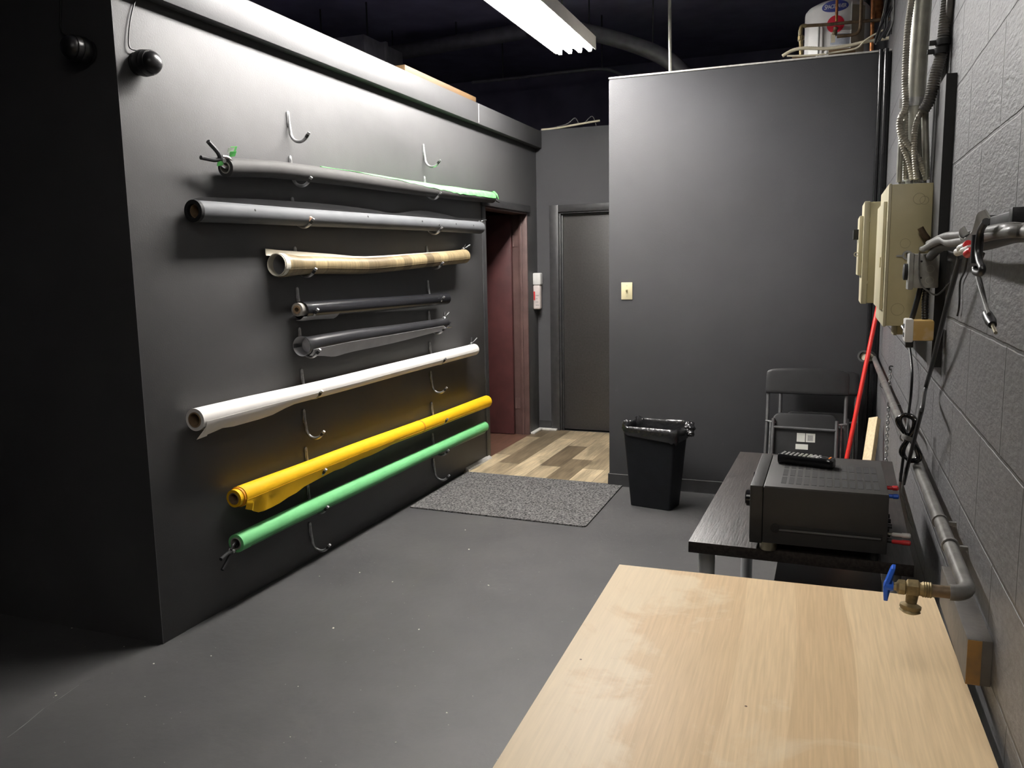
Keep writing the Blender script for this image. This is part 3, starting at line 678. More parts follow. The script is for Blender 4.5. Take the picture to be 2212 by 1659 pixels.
clamp('spring_clamp', 'small steel clamp on the far end of the wood-print roll', p3[-1] + V((0, -.01, .052)), (.2, 1, .6), (1, 0, 0), .7, m_chrome, m_chrome)
clamp('spring_clamp', 'small steel clamp on top of the loose film roll, far end', p5[-1] + V((0, -.02, .038)), (.15, 1, .9), (1, 0, 0), .6, m_chrome, m_chrome)
clamp('spring_clamp', 'small steel clamp under the loose film roll, far end', p5[-1] + V((.02, -.03, -.03)), (.3, 1, .35), (0, 0, 1), .6, m_chrome, m_chrome)
clamp('spring_clamp', 'black clamp at the far end of the white paper roll', p6[-1] + V((-.012, -.02, .046)), (.1, 1, .8), (1, 0, 0), .75, m_cable, m_cable)
clamp('spring_clamp', 'black clamp poking out of the green roll core, near end', p8[0] + V((.0, -.03, -.024)), (.12, -1, -.42), (.2, 0, 1), 1.1, m_cable, m_cable)

# ------------------------------------------------------------------ domes on the left walls
def dome(label, o, ax, cable):
    o = V(o); a = V(ax)
    root = thing('dome_camera', label, 'camera', o, group='black dome cameras by the left corner')
    MB().lathe(o, a, [(.040, 0), (.044, .003), (.044, .012), (.038, .016)]).build('mount_base', m_black, root)
    MB().lathe(o, a, [(.038, .014), (.047, .021), (.051, .036), (.050, .052), (.048, .056)]).build('collar', m_domeb, root)
    MB().lathe(o, a, [(.048, .057), (.049, .064), (.047, .080)]).build('housing', m_domeb, root)
    MB().lathe(o, a, [(.043, .079)] + [(.043 * math.cos(t), .08 + .036 * math.sin(t)) for t in [i * PI / 2 / 8 for i in range(9)]]).build('dome_lens', m_domeb, root)
    MB().tube(smooth_path(cable, 6), .0032, 8).build('cable', m_cable, root)
dc = V((XL, 2.632, 2.372))
dome('black dome camera on the lit wall above the near ends of the rolls', dc, (1, -.05, -.04), [dc + V((.02, -.01, .045)), at(279, 100, 0, XL + .012), at(280, 55, 0, XL + .01), at(288, 15, 0, XL + .01), at(300, -20, 0, XL + .01)])
dc = V((-2.715, YF, 2.405))
dome('black dome camera on the unlit wall left of the corner', dc, (-.08, -1, .03), [dc + V((-.03, -.02, .05)), at(133, 70, 1, YF - .012), at(131, 20, 1, YF - .012), at(131, -30, 1, YF - .012)])

# ------------------------------------------------------------------ odds on the left wall top / alcove
A = at(870, 143, 0, XL + .03); B = at(1038, 219, 0, XL + .03)
tag(MB().box(XL - .05, XL + .045, A.y, B.y - .12, 2.781, 2.822).build('wooden_board', m_tan, bevel=.002), 'tan wooden board lying on the left wall ledge', 'board')
def cable(name, label, pts, r, m, n=8, seg=14, cat='cable', group=None): return tag(MB().tube(smooth_path(pts, n), r, seg).build(name, m), label, cat, group)
cable('loose_cable', 'cream cable lying along the alcove wall top', [V((XL + .05, YB + .02, 2.80)), V((-2.4, YB + .01, 2.80)), V((-2.2, YB - .008, 2.815)), V((-1.98, YB - .004, 2.834))], .009, m_cream)
cable('loose_cable', 'thin grey wire looping over the alcove wall top', [V((-2.5, YB + .02, 2.80)), V((-2.3, YB + .02, 2.83)), V((-2.22, YB + .03, 2.88)), V((-2.16, YB + .02, 2.81)), V((-2.06, YB + .02, 2.88)), V((-2.02, YB + .02, 2.80))], .004, m_greycable)
# canister
y0 = 7.255
root = thing('wall_canister', 'slim white canister with red markings beside the alcove corner', 'canister', (XL, y0, 1.17))
MB().box(XL, XL + .068, y0 - .032, y0 + .032, 1.165, 1.39).build('body', m_pink, root, bevel=.014, seg=3)
MB().box(XL, XL + .076, y0 - .038, y0 + .038, 1.388, 1.50).build('cap', m_white, root, bevel=.012, seg=3)
MB().box(XL + .008, XL + .022, y0 - .0328, y0 - .031, 1.25, 1.33).build('red_print', m_redp, root)
mk = MB()
for k in range(4): mk.box(XL + .028, XL + .058 - .006 * (k % 3), y0 - .0328, y0 - .0318, 1.20 + k * .03, 1.207 + k * .03)
mk.build('small_print', m_stickgrey, root)
# switch
root = thing('light_switch', 'ivory toggle light switch on the partition', 'switch', (-1.312, YP, 1.318))
MB().box(-1.351, -1.273, YP - .006, YP, 1.320, 1.438).build('cover_plate', m_ivory, root, bevel=.003)
MB().box(-1.318, -1.306, YP - .009, YP - .004, 1.366, 1.392).build('toggle_slot', m_beige, root, bevel=.001)
MB().prism([(0, 0), (.014, .012), (.014, .018), (0, .014)], lambda u, v, d: V((d, YP - .007 - u, 1.372 + v)), -1.317, -1.307).build('toggle', m_beige, root)
for z in (1.343, 1.415): MB().lathe(V((-1.312, YP - .0055, z)), (0, -1, 0), [(.0045, 0), (.0035, .0012)], 10).build('screw', m_beige2, root)
# floor mat
q = [at(885, 1097, 2, 0), at(1265, 1140, 2, 0), at(1345, 1050, 2, 0), at(1010, 1021, 2, 0)]
pl = []
for k in range(4):
    a, b, c_ = q[k - 1], q[k], q[(k + 1) % 4]
    rr = .03 if k in (1,) else .008
    for t in (0, .25, .5, .75, 1):
        s = b + (a - b).normalized() * rr; e = b + (c_ - b).normalized() * rr; pl.append((s * (1 - t) ** 2 + b * (2 * t * (1 - t)) + e * t * t).to_2d())
tag(MB().prism([(v.x, v.y) for v in pl], lambda u, v, d: V((u, v, d)), .0005, .009).build('floor_mat', m_mat), 'dark grey felt mat before the alcove floor', 'mat')

# ------------------------------------------------------------------ waste bin
root = thing('waste_bin', 'black plastic waste bin lined with a shiny black bag', 'bin', (-1.032, 5.19, 0), rz=math.radians(-11.3))
def rrect(hx, hy, r, n=5):
    o = []
    for cx, cy, a0 in ((hx - r, hy - r, 0), (-hx + r, hy - r, 90), (-hx + r, -hy + r, 180), (hx - r, -hy + r, 270)):
        for k in range(n + 1): a = math.radians(a0 + 90 * k / n); o.append((cx + r * math.cos(a), cy + r * math.sin(a)))
    return o
def loft(mb, secs, caps=(True, True)):
    n = len(secs[0]); vs = [p for s in secs for p in s]; fs = []
    for i in range(len(secs) - 1):
        for k in range(n): fs.append((i * n + k, i * n + (k + 1) % n, (i + 1) * n + (k + 1) % n, (i + 1) * n + k))
    if caps[0]: fs.append(tuple(range(n - 1, -1, -1)))
    if caps[1]: fs.append(tuple((len(secs) - 1) * n + k for k in range(n)))
    return mb.add(vs, fs)
S = lambda hx, hy, r, z: [V((x, y, z)) for x, y in rrect(hx, hy, r)]
mb = MB(); loft(mb, [S(.132, .080, .012, 0), S(.138, .084, .014, .004), S(.178, .118, .020, .50), S(.178, .118, .020, .515), S(.172, .112, .018, .515), S(.135, .08, .012, .01)])
mb.build('bin_body', m_bin, root, local=True)
from mathutils import noise
sec = []
pts = [(.170, .110, .512, 0), (.173, .113, .530, .5), (.178, .118, .536, .9), (.184, .124, .528, 1.0), (.188, .128, .508, 1.0), (.186, .126, .486, 1.1), (.189, .129, .462, 1.3), (.186, .126, .444, 1.6)]
for i, (hx, hy, z, wv) in enumerate(pts):
    ring = rrect(hx, hy, .045, 34); rr_ = []
    for k, (x, y) in enumerate(ring):
        nv = noise.noise(V((x * 16, y * 16, i * .25))); n2 = noise.noise(V((x * 45 + 9, y * 45, i * .4))); n3 = noise.noise(V((x * 9 + 4, y * 9, 3)))
        g = 1 + (.04 * nv + .012 * n2) * min(1, i / 2)
        rr_.append(V((x * g, y * g, z + wv * (.014 * nv + .008 * n2) + (.022 * n3 * (i / 7) ** 2 if i > 3 else 0) + (.020 if y > .09 else 0) * (1 if i < 5 else .3) + (.05 * (i / 7) ** 2 * max(0, (-.02 - x) / .16) ** 1.5 if i > 2 else 0))))
    sec.append(rr_)
inner = []
for sx_, sy_, zz in ((.166, .106, .47), (.16, .10, .40), (.148, .09, .25), (.12, .07, .10)):
    inner.append([V((x * (1 + .05 * noise.noise(V((x * 20, y * 20, zz * 6)))), y * (1 + .05 * noise.noise(V((x * 20, y * 20, zz * 6 + 5)))), zz)) for x, y in rrect(sx_, sy_, .042 if zz > .2 else .03, 34)])
mb = MB(); loft(mb, inner[::-1] + sec, caps=(True, False)); mb.build('bin_liner', m_bag, root, local=True, angle=60)
rnd = random.Random(3)
def knot(mb, c, s):
    n = 26; g = []
    for i in range(n):
        row = []
        for j in range(n + 2):
            a = 2 * PI * j / (n + 1); b_ = PI * i / (n - 1); q_ = V((math.cos(a) * math.sin(b_), math.sin(a) * math.sin(b_), math.cos(b_))); r = s * (1 + .5 * noise.noise(q_ * 1.6 + V(c) * 50) + .22 * noise.noise(q_ * 3.4 + V(c) * 20))
            row.append(V(c) + V((math.cos(a) * math.sin(b_) * r * 1.2, math.sin(a) * math.sin(b_) * r, math.cos(b_) * r)))
        row[-1] = row[0]; g.append(row)
    fs = []; vs = [p for r in g for p in r]; m_ = n + 2
    for i in range(n - 1):
        for j in range(m_ - 1): fs.append((i * m_ + j, i * m_ + j + 1, (i + 1) * m_ + j + 1, (i + 1) * m_ + j))
    mb.add(vs, fs)
mb = MB(); knot(mb, (.205, .06, .512), .030); knot(mb, (.19, .10, .528), .026); knot(mb, (.218, .035, .488), .020); mb.build('gathered_bag', m_bag, root, local=True, angle=80)
mb = MB(); knot(mb, (-.198, .0, .527), .022); mb.build('gathered_bag', m_bag, root, local=True)

# ------------------------------------------------------------------ folding chairs
def chair(label, loc):
    root = thing('folding_chair', label, 'chair', loc, group='folded chairs against the partition')
    K = .30                                             # lean towards the wall
    P = lambda x, z, d=0: V((x, z * K - d, z))
    hw, H = .222, .888
    MB().tube(smooth_path([P(-hw - .012, .02), P(-hw, .5), P(-hw, .80), P(-hw + .004, .87), P(-hw + .035, H), P(0, H + .012), P(hw - .035, H), P(hw - .004, .87), P(hw, .80), P(hw, .5), P(hw + .012, .02)], 8), .0105, 12).build('back_frame', m_tubeg, root, local=True)
    # backrest, slightly crowned and curved
    R = []
    for i in range(9):
        z = .765 + (.905 - .765) * i / 8; row = []
        for j in range(17):
            x = -1 + j / 8; crown = .012 * (1 - x * x) * (i / 8); e = 1
            if i == 8: e = .965
            if i == 7: e = .99
            row.append(P(x * (hw + .014) * e, z + crown - (.010 if i == 8 and abs(x) > .9 else 0), .012 + .010 * (1 - x * x)))
        R.append(row)
    MB().sheet(R, .022).build('backrest', m_black, root, local=True, bevel=.004)
    # seat seen from below
    out = [(x, y) for x, y in rrect(.185, .20, .05)]
    MB().prism(out, lambda u, v, d: P(u - .006, .455 + v, d), .028, .048).build('seat', m_black, root, local=True, bevel=.004)
    for x0, x1, z0, z1, m in ((-.045, .002, .495, .545, m_sticker), (.006, .058, .495, .545, m_sticker), (-.05, .02, .452, .482, m_sticker), (.016, .046, .503, .535, m_stickgrey)):
        d0 = .0483 if m is m_sticker else .0489
        MB().prism([(x0, z0), (x1, z0), (x1, z1), (x0, z1)], lambda u, v, d: P(u, v, d), d0, d0 + .0008).build('sticker', m, root, local=True)
    for sx in (-1, 1):
        MB().tube([P(sx * .178 - .004, .625, .06), P(sx * .180 - .004, .04, .07)], .010, 12).build('front_leg', m_tubeg, root, local=True)
        MB().tube([P(sx * .199, .60, .03), P(sx * .199, .30, .03)], .005, 8).build('link_rod', m_steel, root, local=True)
        MB().tube([P(sx * .172, .60, .055), P(sx * .228, .60, .005)], .006, 8).build('pivot', m_steel, root, local=True)
        MB().tube([P(sx * (hw + .013), .02 + .001, 0), P(sx * (hw + .0125), .05, 0)], .0135, 12).build('foot_cap', m_rubber, root, local=True)
    MB().tube([P(-.178, .575, .062), P(.172, .570, .062)], .0085, 10).build('crossbar', m_tubeg, root, local=True)
    MB().tube([P(-hw, .12), P(hw, .12)], .009, 10).build('lower_bar', m_tubeg, root, local=True)
    return root
ch = chair('black folding chair in front, white stickers under its seat', (-.122, 4.99, 0))
ch2 = dup(ch, (-.060, 5.20, 0), 'black folding chair folded behind the stickered one'); ch2.scale = (1, 1, .965)

# ------------------------------------------------------------------ leaning things in the corner
a = at(1829, 990, 1, 5.02); b = at(1897, 660, 1, 5.30); dr = (b - a).normalized()
bot = a - dr * (a.z / dr.z - .02); top = b + dr * .05
root = thing('broom_handle', 'bright red pole leaning into the right corner', 'pole', bot)
MB().tube([bot + dr * .02, top], .0125, 14).build('pole', m_red, root)
MB().lathe(top, dr, [(.0125, 0), (.011, .008), (.005, .012)], 12).build('end_cap', m_red, root)
MB().tube([bot + dr * .0, bot + dr * .12], .0165, 14).build('ferrule', m_rubber, root)
def plank(label, a_px, b_px, y, wx, ty, m, tw=0, ln=.16):
    a = at(*a_px, 1, y + ln); b = at(*b_px, 1, y); d = (a - b).normalized(); L = b.z / -d.z if d.z < 0 else 1
    b2 = a - d * (a.z / d.z) if d.z > 0 else a
    u = V((1, 0, 0)); u = (u - d * u.dot(d)).normalized(); w_ = d.cross(u); u, w_ = u * math.cos(tw) + w_ * math.sin(tw), w_ * math.cos(tw) - u * math.sin(tw)
    M_ = Matrix((u, w_, d)).transposed().to_4x4(); M_.translation = b2 + V((0, 0, .012))
    return tag(MB().box(-wx / 2, wx / 2, -ty / 2, ty / 2, 0, (a - b2).length - .012, M_).build('wooden_board', m, bevel=.001), label, 'board')
plank('pale pine board leaning at the foot of the block wall', (1890, 905), (1877, 993), 4.6, .050, .034, m_wood, tw=math.radians(-32))
plank('thin whitish board leaning behind the red pole', (1850, 868), (1846, 990), 5.46, .026, .014, m_dull, ln=.05)
# chain
mb = MB(); z0, z1 = 1.0, .46; n = 40; pA = at(1923, 800, 0, XR - .012); pB = V((XR - .012, pA.y, .42))
for i in range(n):
    c_ = pA.lerp(pB, i / (n - 1)); ring = []
    for k in range(9):
        a_ = 2 * PI * k / 8; l = V((0, math.cos(a_) * .0065, math.sin(a_) * .0115)) if i % 2 else V((math.cos(a_) * .0065, 0, math.sin(a_) * .0115)); ring.append(c_ + l)
    mb.tube(ring, .0022, 6, caps=False)
root = thing('hanging_chain', 'thin steel chain hanging on the block wall in the corner', 'chain', pB)
mb.build('links', m_steel, root); MB().tube(smooth_path([V((XR, pA.y, pA.z + .02)), V((XR - .014, pA.y, pA.z + .02)), V((XR - .016, pA.y, pA.z + .006)), V((XR - .008, pA.y, pA.z + .002))], 4), .003, 8).build('screw_eye', m_dkmetal, root)

# ------------------------------------------------------------------ birch table (near)
TZ = .765
root = thing('work_table', 'birch-veneer work table filling the lower right', 'table', (-.127, 2.066, 0), rz=math.radians(1.55))
TW = .376
MB().box(-TW, TW, -1.17, 0, TZ - .034, TZ).build('tabletop', m_birch, root, local=True, bevel=.0012)
for x in (-TW + .06, TW - .06):
    for y in (-.06, -1.11): MB().tube([V((x, y, 0)), V((x, y, TZ - .033))], .024, 16).build('leg', m_gray, root, local=True)

# ------------------------------------------------------------------ black table
BZ = .73
root = thing('side_table', 'black-brown table with silver legs under the receiver', 'table', (-.06, 3.03, 0), rz=math.radians(-1.0))
BX, BY0, BY1 = .305, -.635, .635
MB().box(-BX, BX, BY0, BY1, BZ - .034, BZ).build('tabletop', m_tabk, root, local=True, bevel=.0012)
for x in (-BX + .045, BX - .05):
    for y in (BY0 + .065, BY1 - .065):
        lg = MB().tube([V((x, y, .02)), V((x, y, BZ - .033))], .0245, 18).build('leg', m_gray, root, local=True)
        MB().lathe(V((x, y, 0)), (0, 0, 1), [(.02, 0), (.026, .004), (.026, .022)], 16).build('leg_foot', m_black, lg, local=True)
# dark box below
root = thing('subwoofer_box', 'black cabinet standing on the floor under the black table', 'speaker', (.02, 3.0, 0))
MB().box(-.16, .20, 2.56, 3.35, .015, .42).build('cabinet', m_black, root, bevel=.004)
MB().box(-.15, .19, 2.552, 2.56, .03, .40).build('front_panel', m_tabk, root, bevel=.002)
for x in (-.14, .18):
    for y in (2.59, 3.32): MB().lathe(V((x, y, 0)), (0, 0, 1), [(.015, 0), (.018, .016)], 10).build('foot', m_rubber, root)

# ------------------------------------------------------------------ receiver
root = thing('av_receiver', 'black audio receiver on the black table', 'receiver', (0, 2.58, BZ))
rx0, rx1, ry0, ry1, rz0, rz1 = -.163, .163, 2.372, 2.785, BZ + .028, .925
MB().box(rx0, rx1, ry0, ry1, rz0, rz1 - .002).build('cabinet', m_recv, root, bevel=.003)
MB().box(rx0 + .002, rx1 - .001, ry0 + .002, ry1 - .002, rz1 - .004, rz1).build('top_cover', m_recvtop, root, bevel=.0015)
fp = [(ry0 - .002, rz0 + .012), (ry0 + .004, rz0 - .004), (ry1 - .004, rz0 - .004), (ry1 + .002, rz0 + .012), (ry1 + .002, rz1), (ry0 - .002, rz1)]
MB().prism(fp, lambda u, v, d: V((d, u, v)), rx0 - .036, rx0 - .001).build('front_panel', m_recv, root, bevel=.003)
kn = at(1616, 1075, 0, rx0 - .05)
MB().lathe(V((rx0 - .036, kn.y, kn.z)), (-1, 0, 0), [(.026, 0), (.026, .004), (.024, .005), (.024, .018), (.021, .021)], 28).build('volume_knob', m_blackgloss, root)
MB().lathe(V((rx0 - .036, ry1 - .07, kn.z)), (-1, 0, 0), [(.022, 0), (.022, .015), (.019, .018)], 28).build('selector_knob', m_blackgloss, root)
sl = MB()
for r_ in range(3):
    for i in range(13):
        x = rx0 + .045 + i * .0205; y = ry0 + .045 + r_ * .095; sl.box(x, x + .0135, y, y + .078, rz1 - .001, rz1 + .0006)
sl.build('vent_slots', m_slot, root)
g1, g2 = at(1678, 1137, 1, ry0), at(1905, 1166, 1, ry0); gz = (g1.z + g2.z) / 2 + .021
gr = MB().box(rx0 + .035, rx1 - .012, ry0 - .0016, ry0 + .002, gz - .030, gz - .012)
M_ = Matrix.Translation(V((0, 0, 0)))
gr.build('groove_shade', m_slot, root, bevel=.0007)  # raised dark strip paints in the shade of the groove
MB().box(rx0 + .045, rx1 - .016, ry0 - .004, ry0, gz - .0275, gz - .022).build('lip_glint', m_lipglint, root, bevel=.001)  # paler strip paints the highlight on the lower lip of the groove
MB().lathe(V((rx0 + .035, ry0 + .001, gz - .021)), (0, -1, 0), [(.013, 0), (.013, .004), (.009, .0045), (.009, .002)], 18).build('side_screw', m_slot, root)
for x, y, m, r_ in ((rx0 + .015, ry0 + .035, m_gold, .024), (rx0 + .015, ry1 - .035, m_gold, .024), (rx1 - .03, ry0 + .03, m_rubber, .012), (rx1 - .03, ry1 - .03, m_rubber, .012)):
    MB().lathe(V((x, y, BZ)), (0, 0, 1), [(r_ * .92, 0), (r_, .003), (r_, .026), (r_ * .9, .029)], 22).build('foot', m, root)
for k in range(7):
    for zz in (.79, .83): MB().tube([V((rx1, ry0 + .03 + k * .05, zz)), V((rx1 + .012, ry0 + .03 + k * .05, zz))], .0065, 8).build('terminal', m_black, root)
def plug(label, p, m, ax=(1, -.06, .02), L=.045, r=.0058, nm='cable_plug'):
    p = V(p); a = V(ax).normalized()
    root = thing(nm, label, 'plug', p, group='plugs in the back of the receiver')
    MB().lathe(p, a, [(r * .7, 0), (r, .004), (r, L * .55), (r * 1.25, L * .6), (r * 1.25, L), (r * .7, L + .003)], 12).build('barrel', m, root)
    MB().tube([p, p - a * .01], r * .5, 8).build('pin', m_chrome, root)
plug('white banana plug sticking out of the receiver back', (rx1 + .013, ry0 + .045, .803), m_white)
plug('red banana plug just below the white banana plug', (rx1 + .013, ry0 + .035, .786), m_redp)
plug('red phono plug at the upper back of the receiver', (rx1 + .004, ry0 + .20, .895), m_redp, L=.03)
plug('blue phono plug at the upper back of the receiver', (rx1 + .004, ry0 + .17, .878), m_blue, L=.03)
# remote
a = at(1684, 990, 2, rz1 + .012); b = at(1802, 1004, 2, rz1 + .012); dr = b - a; L = dr.length
root = thing('remote_control', 'black remote control lying on the receiver', 'remote', V(((a.x + b.x) / 2, (a.y + b.y) / 2, rz1)), rz=math.atan2(dr.y, dr.x))
sx = []
for t, hw, h in ((-.5, .020, .026), (-.49, .026, .031), (-.2, .0265, .029), (.15, .024, .028), (.35, .027, .030), (.47, .025, .029), (.5, .018, .024)):
    sx.append([V((t * L, y, .001 + max(0, z) * h)) for y, z in ((-hw * .8, 0), (-hw, .3), (-hw, .75), (-hw * .85, 1), (hw * .85, 1), (hw, .75), (hw, .3), (hw * .8, 0))])
mb = MB(); loft(mb, sx); mb.build('shell', m_blackgloss, root, local=True, bevel=.0015)
for i in range(9):
    for j in range(4):
        x = -.45 * L + i * .0135; y = -.0165 + j * .011
        MB().box(x, x + .0075, y - .0033, y + .0033, .0285, .0325).build('button', m_key if 4 <= i <= 6 else m_stickgrey, root, local=True, bevel=.0008)
MB().lathe(V((.13 * L, 0, .0278)), (0, 0, 1), [(.016, 0), (.016, .003), (.008, .003), (.007, .0045)], 20).build('direction_pad', m_stickgrey, root, local=True)
MB().lathe(V((.30 * L, 0, .029)), (0, 0, 1), [(.017, 0), (.016, .0025), (.010, .0025), (.008, .004)], 20).build('ring_pad', m_dkmetal, root, local=True)
for y in (-.012, .002): MB().box(.41 * L, .445 * L, y, y + .008, .0285, .0328).build('orange_button', m_orange, root, local=True, bevel=.0008)

# ------------------------------------------------------------------ pipe, valve and beam on the right wall
PXX, PZ, PY0 = XR - .033, .952, 1.615
root = thing('water_pipe', 'painted water pipe along the block wall ending in an elbow', 'pipe', (PXX, 3.4, PZ))
pts = [V((PXX, 5.56, PZ + .02)), V((PXX, 3.3, PZ + .012)), V((PXX, PY0 + .04, PZ))]
for k in range(1, 7):
    a = PI / 2 * k / 6; pts.append(V((PXX - .028 * (1 - math.cos(a)), PY0 + .04 - .04 * math.sin(a), PZ)))
pts += [V((PXX - .032, PY0, PZ))]
MB().tube(pts, .0145, 14).build('pipe_run', m_pipe, root)
MB().tube([V((PXX - .028, PY0, PZ)), V((at(2012, 1286, 1, PY0).x - .002, PY0, PZ))], .0115, 12).build('stub_pipe', m_rust, root)
for y in (4.35, 3.75, 3.05, 2.06, 1.885):
    MB().shell([V((PXX, y - .006, PZ + .003)), V((PXX, y + .006, PZ + .003))], .0175, .0147, 14).box(PXX + .010, XR, y - .005, y + .005, PZ - .004, PZ + .004).build('pipe_strap', m_pipe, root)
MB().shell([V((PXX - .062, 5.335, PZ + .037)), V((PXX - .052, 5.355, PZ + .034))], .036, .0242, 20).shell([V((PXX - .02, 5.40, PZ + .02)), V((PXX - .02, 5.46, PZ + .02))], .036, .02, 20).build('dark_coupling', m_rubber, root)
MB().tube([V((PXX - .055, 5.35, PZ + .035)), V((PXX - .02, 5.41, PZ + .022))], .024, 18).build('plug_end', m_cream, root)
vx = at(2012, 1286, 1, PY0).x
root = thing('gate_valve', 'brass tap with a blue handle above the birch table', 'valve', (vx - .03, PY0, PZ - .04))
MB().lathe(V((vx, PY0, PZ)), (-1, 0, 0), [(.0135, 0), (.0145, .002), (.0135, .004), (.0145, .006), (.0135, .008), (.0145, .010), (.0135, .012), (.0145, .014), (.0125, .017), (.0115, .024)], 6 * 3).build('threaded_end', m_brass, root)
MB().lathe(V((vx - .02, PY0, PZ)), (-1, 0, 0), [(.013, 0), (.017, .003), (.017, .020), (.013, .023)], 6).build('hex_body', m_brass, root)
MB().lathe(V((vx - .042, PY0, PZ)), (-1, 0, 0), [(.011, 0), (.0145, .003), (.0145, .013), (.0085, .017), (.006, .026)], 8).build('bonnet', m_brass, root)
MB().lathe(V((vx - .031, PY0, PZ - .006)), (-.1, -.1, -1), [(.011, 0), (.010, .018), (.0095, .022), (.0185, .026), (.0185, .031), (.0165, .034), (.0185, .037), (.012, .041)], 18).build('hose_outlet', m_brass, root)
vh = V((vx - .068, PY0, PZ))
MB().lathe(vh, (-1, 0, 0), [(.009, -.004), (.0105, 0), (.0105, .009), (.007, .012)], 12).build('handle_hub', m_blue, root)
hp = [(-.011, -.026), (0, -.030), (.011, -.026), (.009, 0), (.013, .034), (.004, .041), (-.008, .036), (-.009, 0)]
MB().prism(hp, lambda u, v, d: vh + V((-.006 - d + (.010 * v / .04 if v > 0 else -.002), u, v)), -.003, .0035).build('handle', m_blue, root, bevel=.0012)
root = thing('wall_beam', 'short painted timber below the pipe, bare wood at its near end', 'beam', (XR - .02, 1.75, .806))
MB().box(XR - .040, XR, 1.562, 1.94, .806, .890).build('timber', m_woodb, root, bevel=.0015)
plab(MB().box(XR - .0395, XR - .017, 1.5605, 1.563, .807, .889).build('end_grain', m_endgrain, root), 'bare yellow end grain')

# ------------------------------------------------------------------ electrical group on the right wall
BB = XR - .025
root = thing('backing_board', 'painted plywood board behind the electric panels', 'board', (XR - .012, 2.9, 1.262))
MB().box(BB, XR - .0005, 2.492, 3.26, 1.262, 2.03).build('board_face', m_paint, root)
plab(MB().box(BB, XR - .0005, 2.488, 2.492, 1.262, 2.03).build('board_edge', m_slot, root), 'edge darkened for shade')  # near edge gets a darker colour to stand for its shade
root = thing('breaker_panel', 'large beige breaker panel on the backing board', 'electric panel', (.2, 2.86, 1.36))
px0, py0, py1, pz0, pz1 = .148, 2.655, 3.07, 1.362, 1.768
MB().box(px0 + .003, BB, py0, py1, pz0, pz1).build('enclosure', m_beige, root, bevel=.0015)
MB().box(px0 - .006, px0 + .003, py0 - .002, py1 + .002, pz0 - .003, pz1 + .003).build('front_cover', m_beige2, root, bevel=.003)
dor = MB().box(px0 - .016, px0 - .006, py0 + .03, py1 - .03, pz0 + .045, pz1 - .045).build('panel_door', m_beige2, root, bevel=.002)
MB().box(px0 - .019, px0 - .015, py0 + .045, py0 + .075, pz0 + .17, pz0 + .20).build('latch', m_beige, dor, bevel=.001)
for x, z, r_ in ((.223, 1.725, .016), (.192, 1.60, .014), (.180, 1.41, .018), (.236, 1.72, .012)):
    MB().shell([V((x, py0 + .001, z)), V((x, py0 - .0006, z))], r_, r_ - .0013, 22).build('knockout', m_knock, root)
MB().shell([V((.199, py0, 1.566)), V((.199, py0 - .008, 1.566))], .0135, .008, 18).build('bushing', m_steel, root)
MB().tube([V((.199, py0 - .003, 1.566)), V((.198, py0 - .0035, 1.566))], .0085, 14).box(.170, .188, py0 - .005, py0 - .001, 1.562, 1.567).build('ground_clip', m_steel, root)
# connectors entering the top
cxs = [(.180, 2.74), (.200, 2.72), (.222, 2.71), (.236, 2.73), (.205, 2.80)]
for x, y in cxs: MB().lathe(V((x, y, pz1)), (0, 0, 1), [(.013, 0), (.013, .006), (.010, .007), (.010, .014)], 12).build('conduit_connector', m_steel, root)
root = thing('disconnect_switch', 'narrow beige disconnect box with a dark lever, behind the breaker panel', 'electric box', (.2, 3.4, 1.40))
MB().box(.118, XR, 3.28, 3.52, 1.400, 1.762).build('enclosure', m_beige, root, bevel=.002)
MB().box(.098, .118, 3.277, 3.523, 1.397, 1.765).build('front_cover', m_beige2, root, bevel=.003)
MB().box(.084, .098, 3.30, 3.50, 1.50, 1.715).build('raised_plate', m_beige2, root, bevel=.003)
MB().box(.066, .085, 3.33, 3.42, 1.632, 1.668).build('lever', m_slot, root, bevel=.002)
MB().shell([V((.078, 3.312, 1.577)), V((.078, 3.318, 1.577))], .0085, .0055, 14).build('lock_tab', m_beige2, root)
for z in (1.47, 1.69): MB().box(.114, .121, 3.274, 3.278, z, z + .012).build('cover_clip', m_beige2, root)
# grey switch box
root = thing('switch_box', 'grey cast switch box mounted beside the breaker panel', 'electric box', (.23, 2.46, 1.478))
MB().box(.199, BB + .002, 2.43, 2.489, 1.478, 1.568).build('box_body', m_greybox, root, bevel=.004)
MB().box(.187, .199, 2.427, 2.492, 1.474, 1.570).build('cover', m_greybox, root, bevel=.002)
MB().lathe(V((.187, 2.46, 1.521)), (-1, 0, 0), [(.022, 0), (.022, .009), (.018, .011)], 18).build('dark_knob', m_slot, root)
for z in (1.505, 1.548): MB().lathe(V((.217, 2.431, z)), (0, -1, 0), [(.0028, 0), (.0028, .0018)], 10).build('screw_hole', m_slot, root)
for z in (1.498, 1.528): MB().shell([V((.238, 2.431, z)), V((.238, 2.4293, z))],   .0105, .009, 16).build('knockout', m_dull, root)
# outlet box
root = thing('outlet_box', 'stained white outlet box below the grey switch box', 'electric box', (.23, 2.46, 1.34))
q0 = at(1990, 727, 1, 2.44)
MB().box(.197, .256, 2.43, 2.489, 1.338, 1.393).build('box_body', m_stain, root, bevel=.006)
MB().box(.185, .206, 2.427, 2.492, 1.334, 1.396).build('cover', m_white, root, bevel=.004)
for z in (1.352, 1.376): MB().box(.1838, .186, 2.447, 2.472, z - .006, z + .006).build('socket', m_slot, root, bevel=.001)
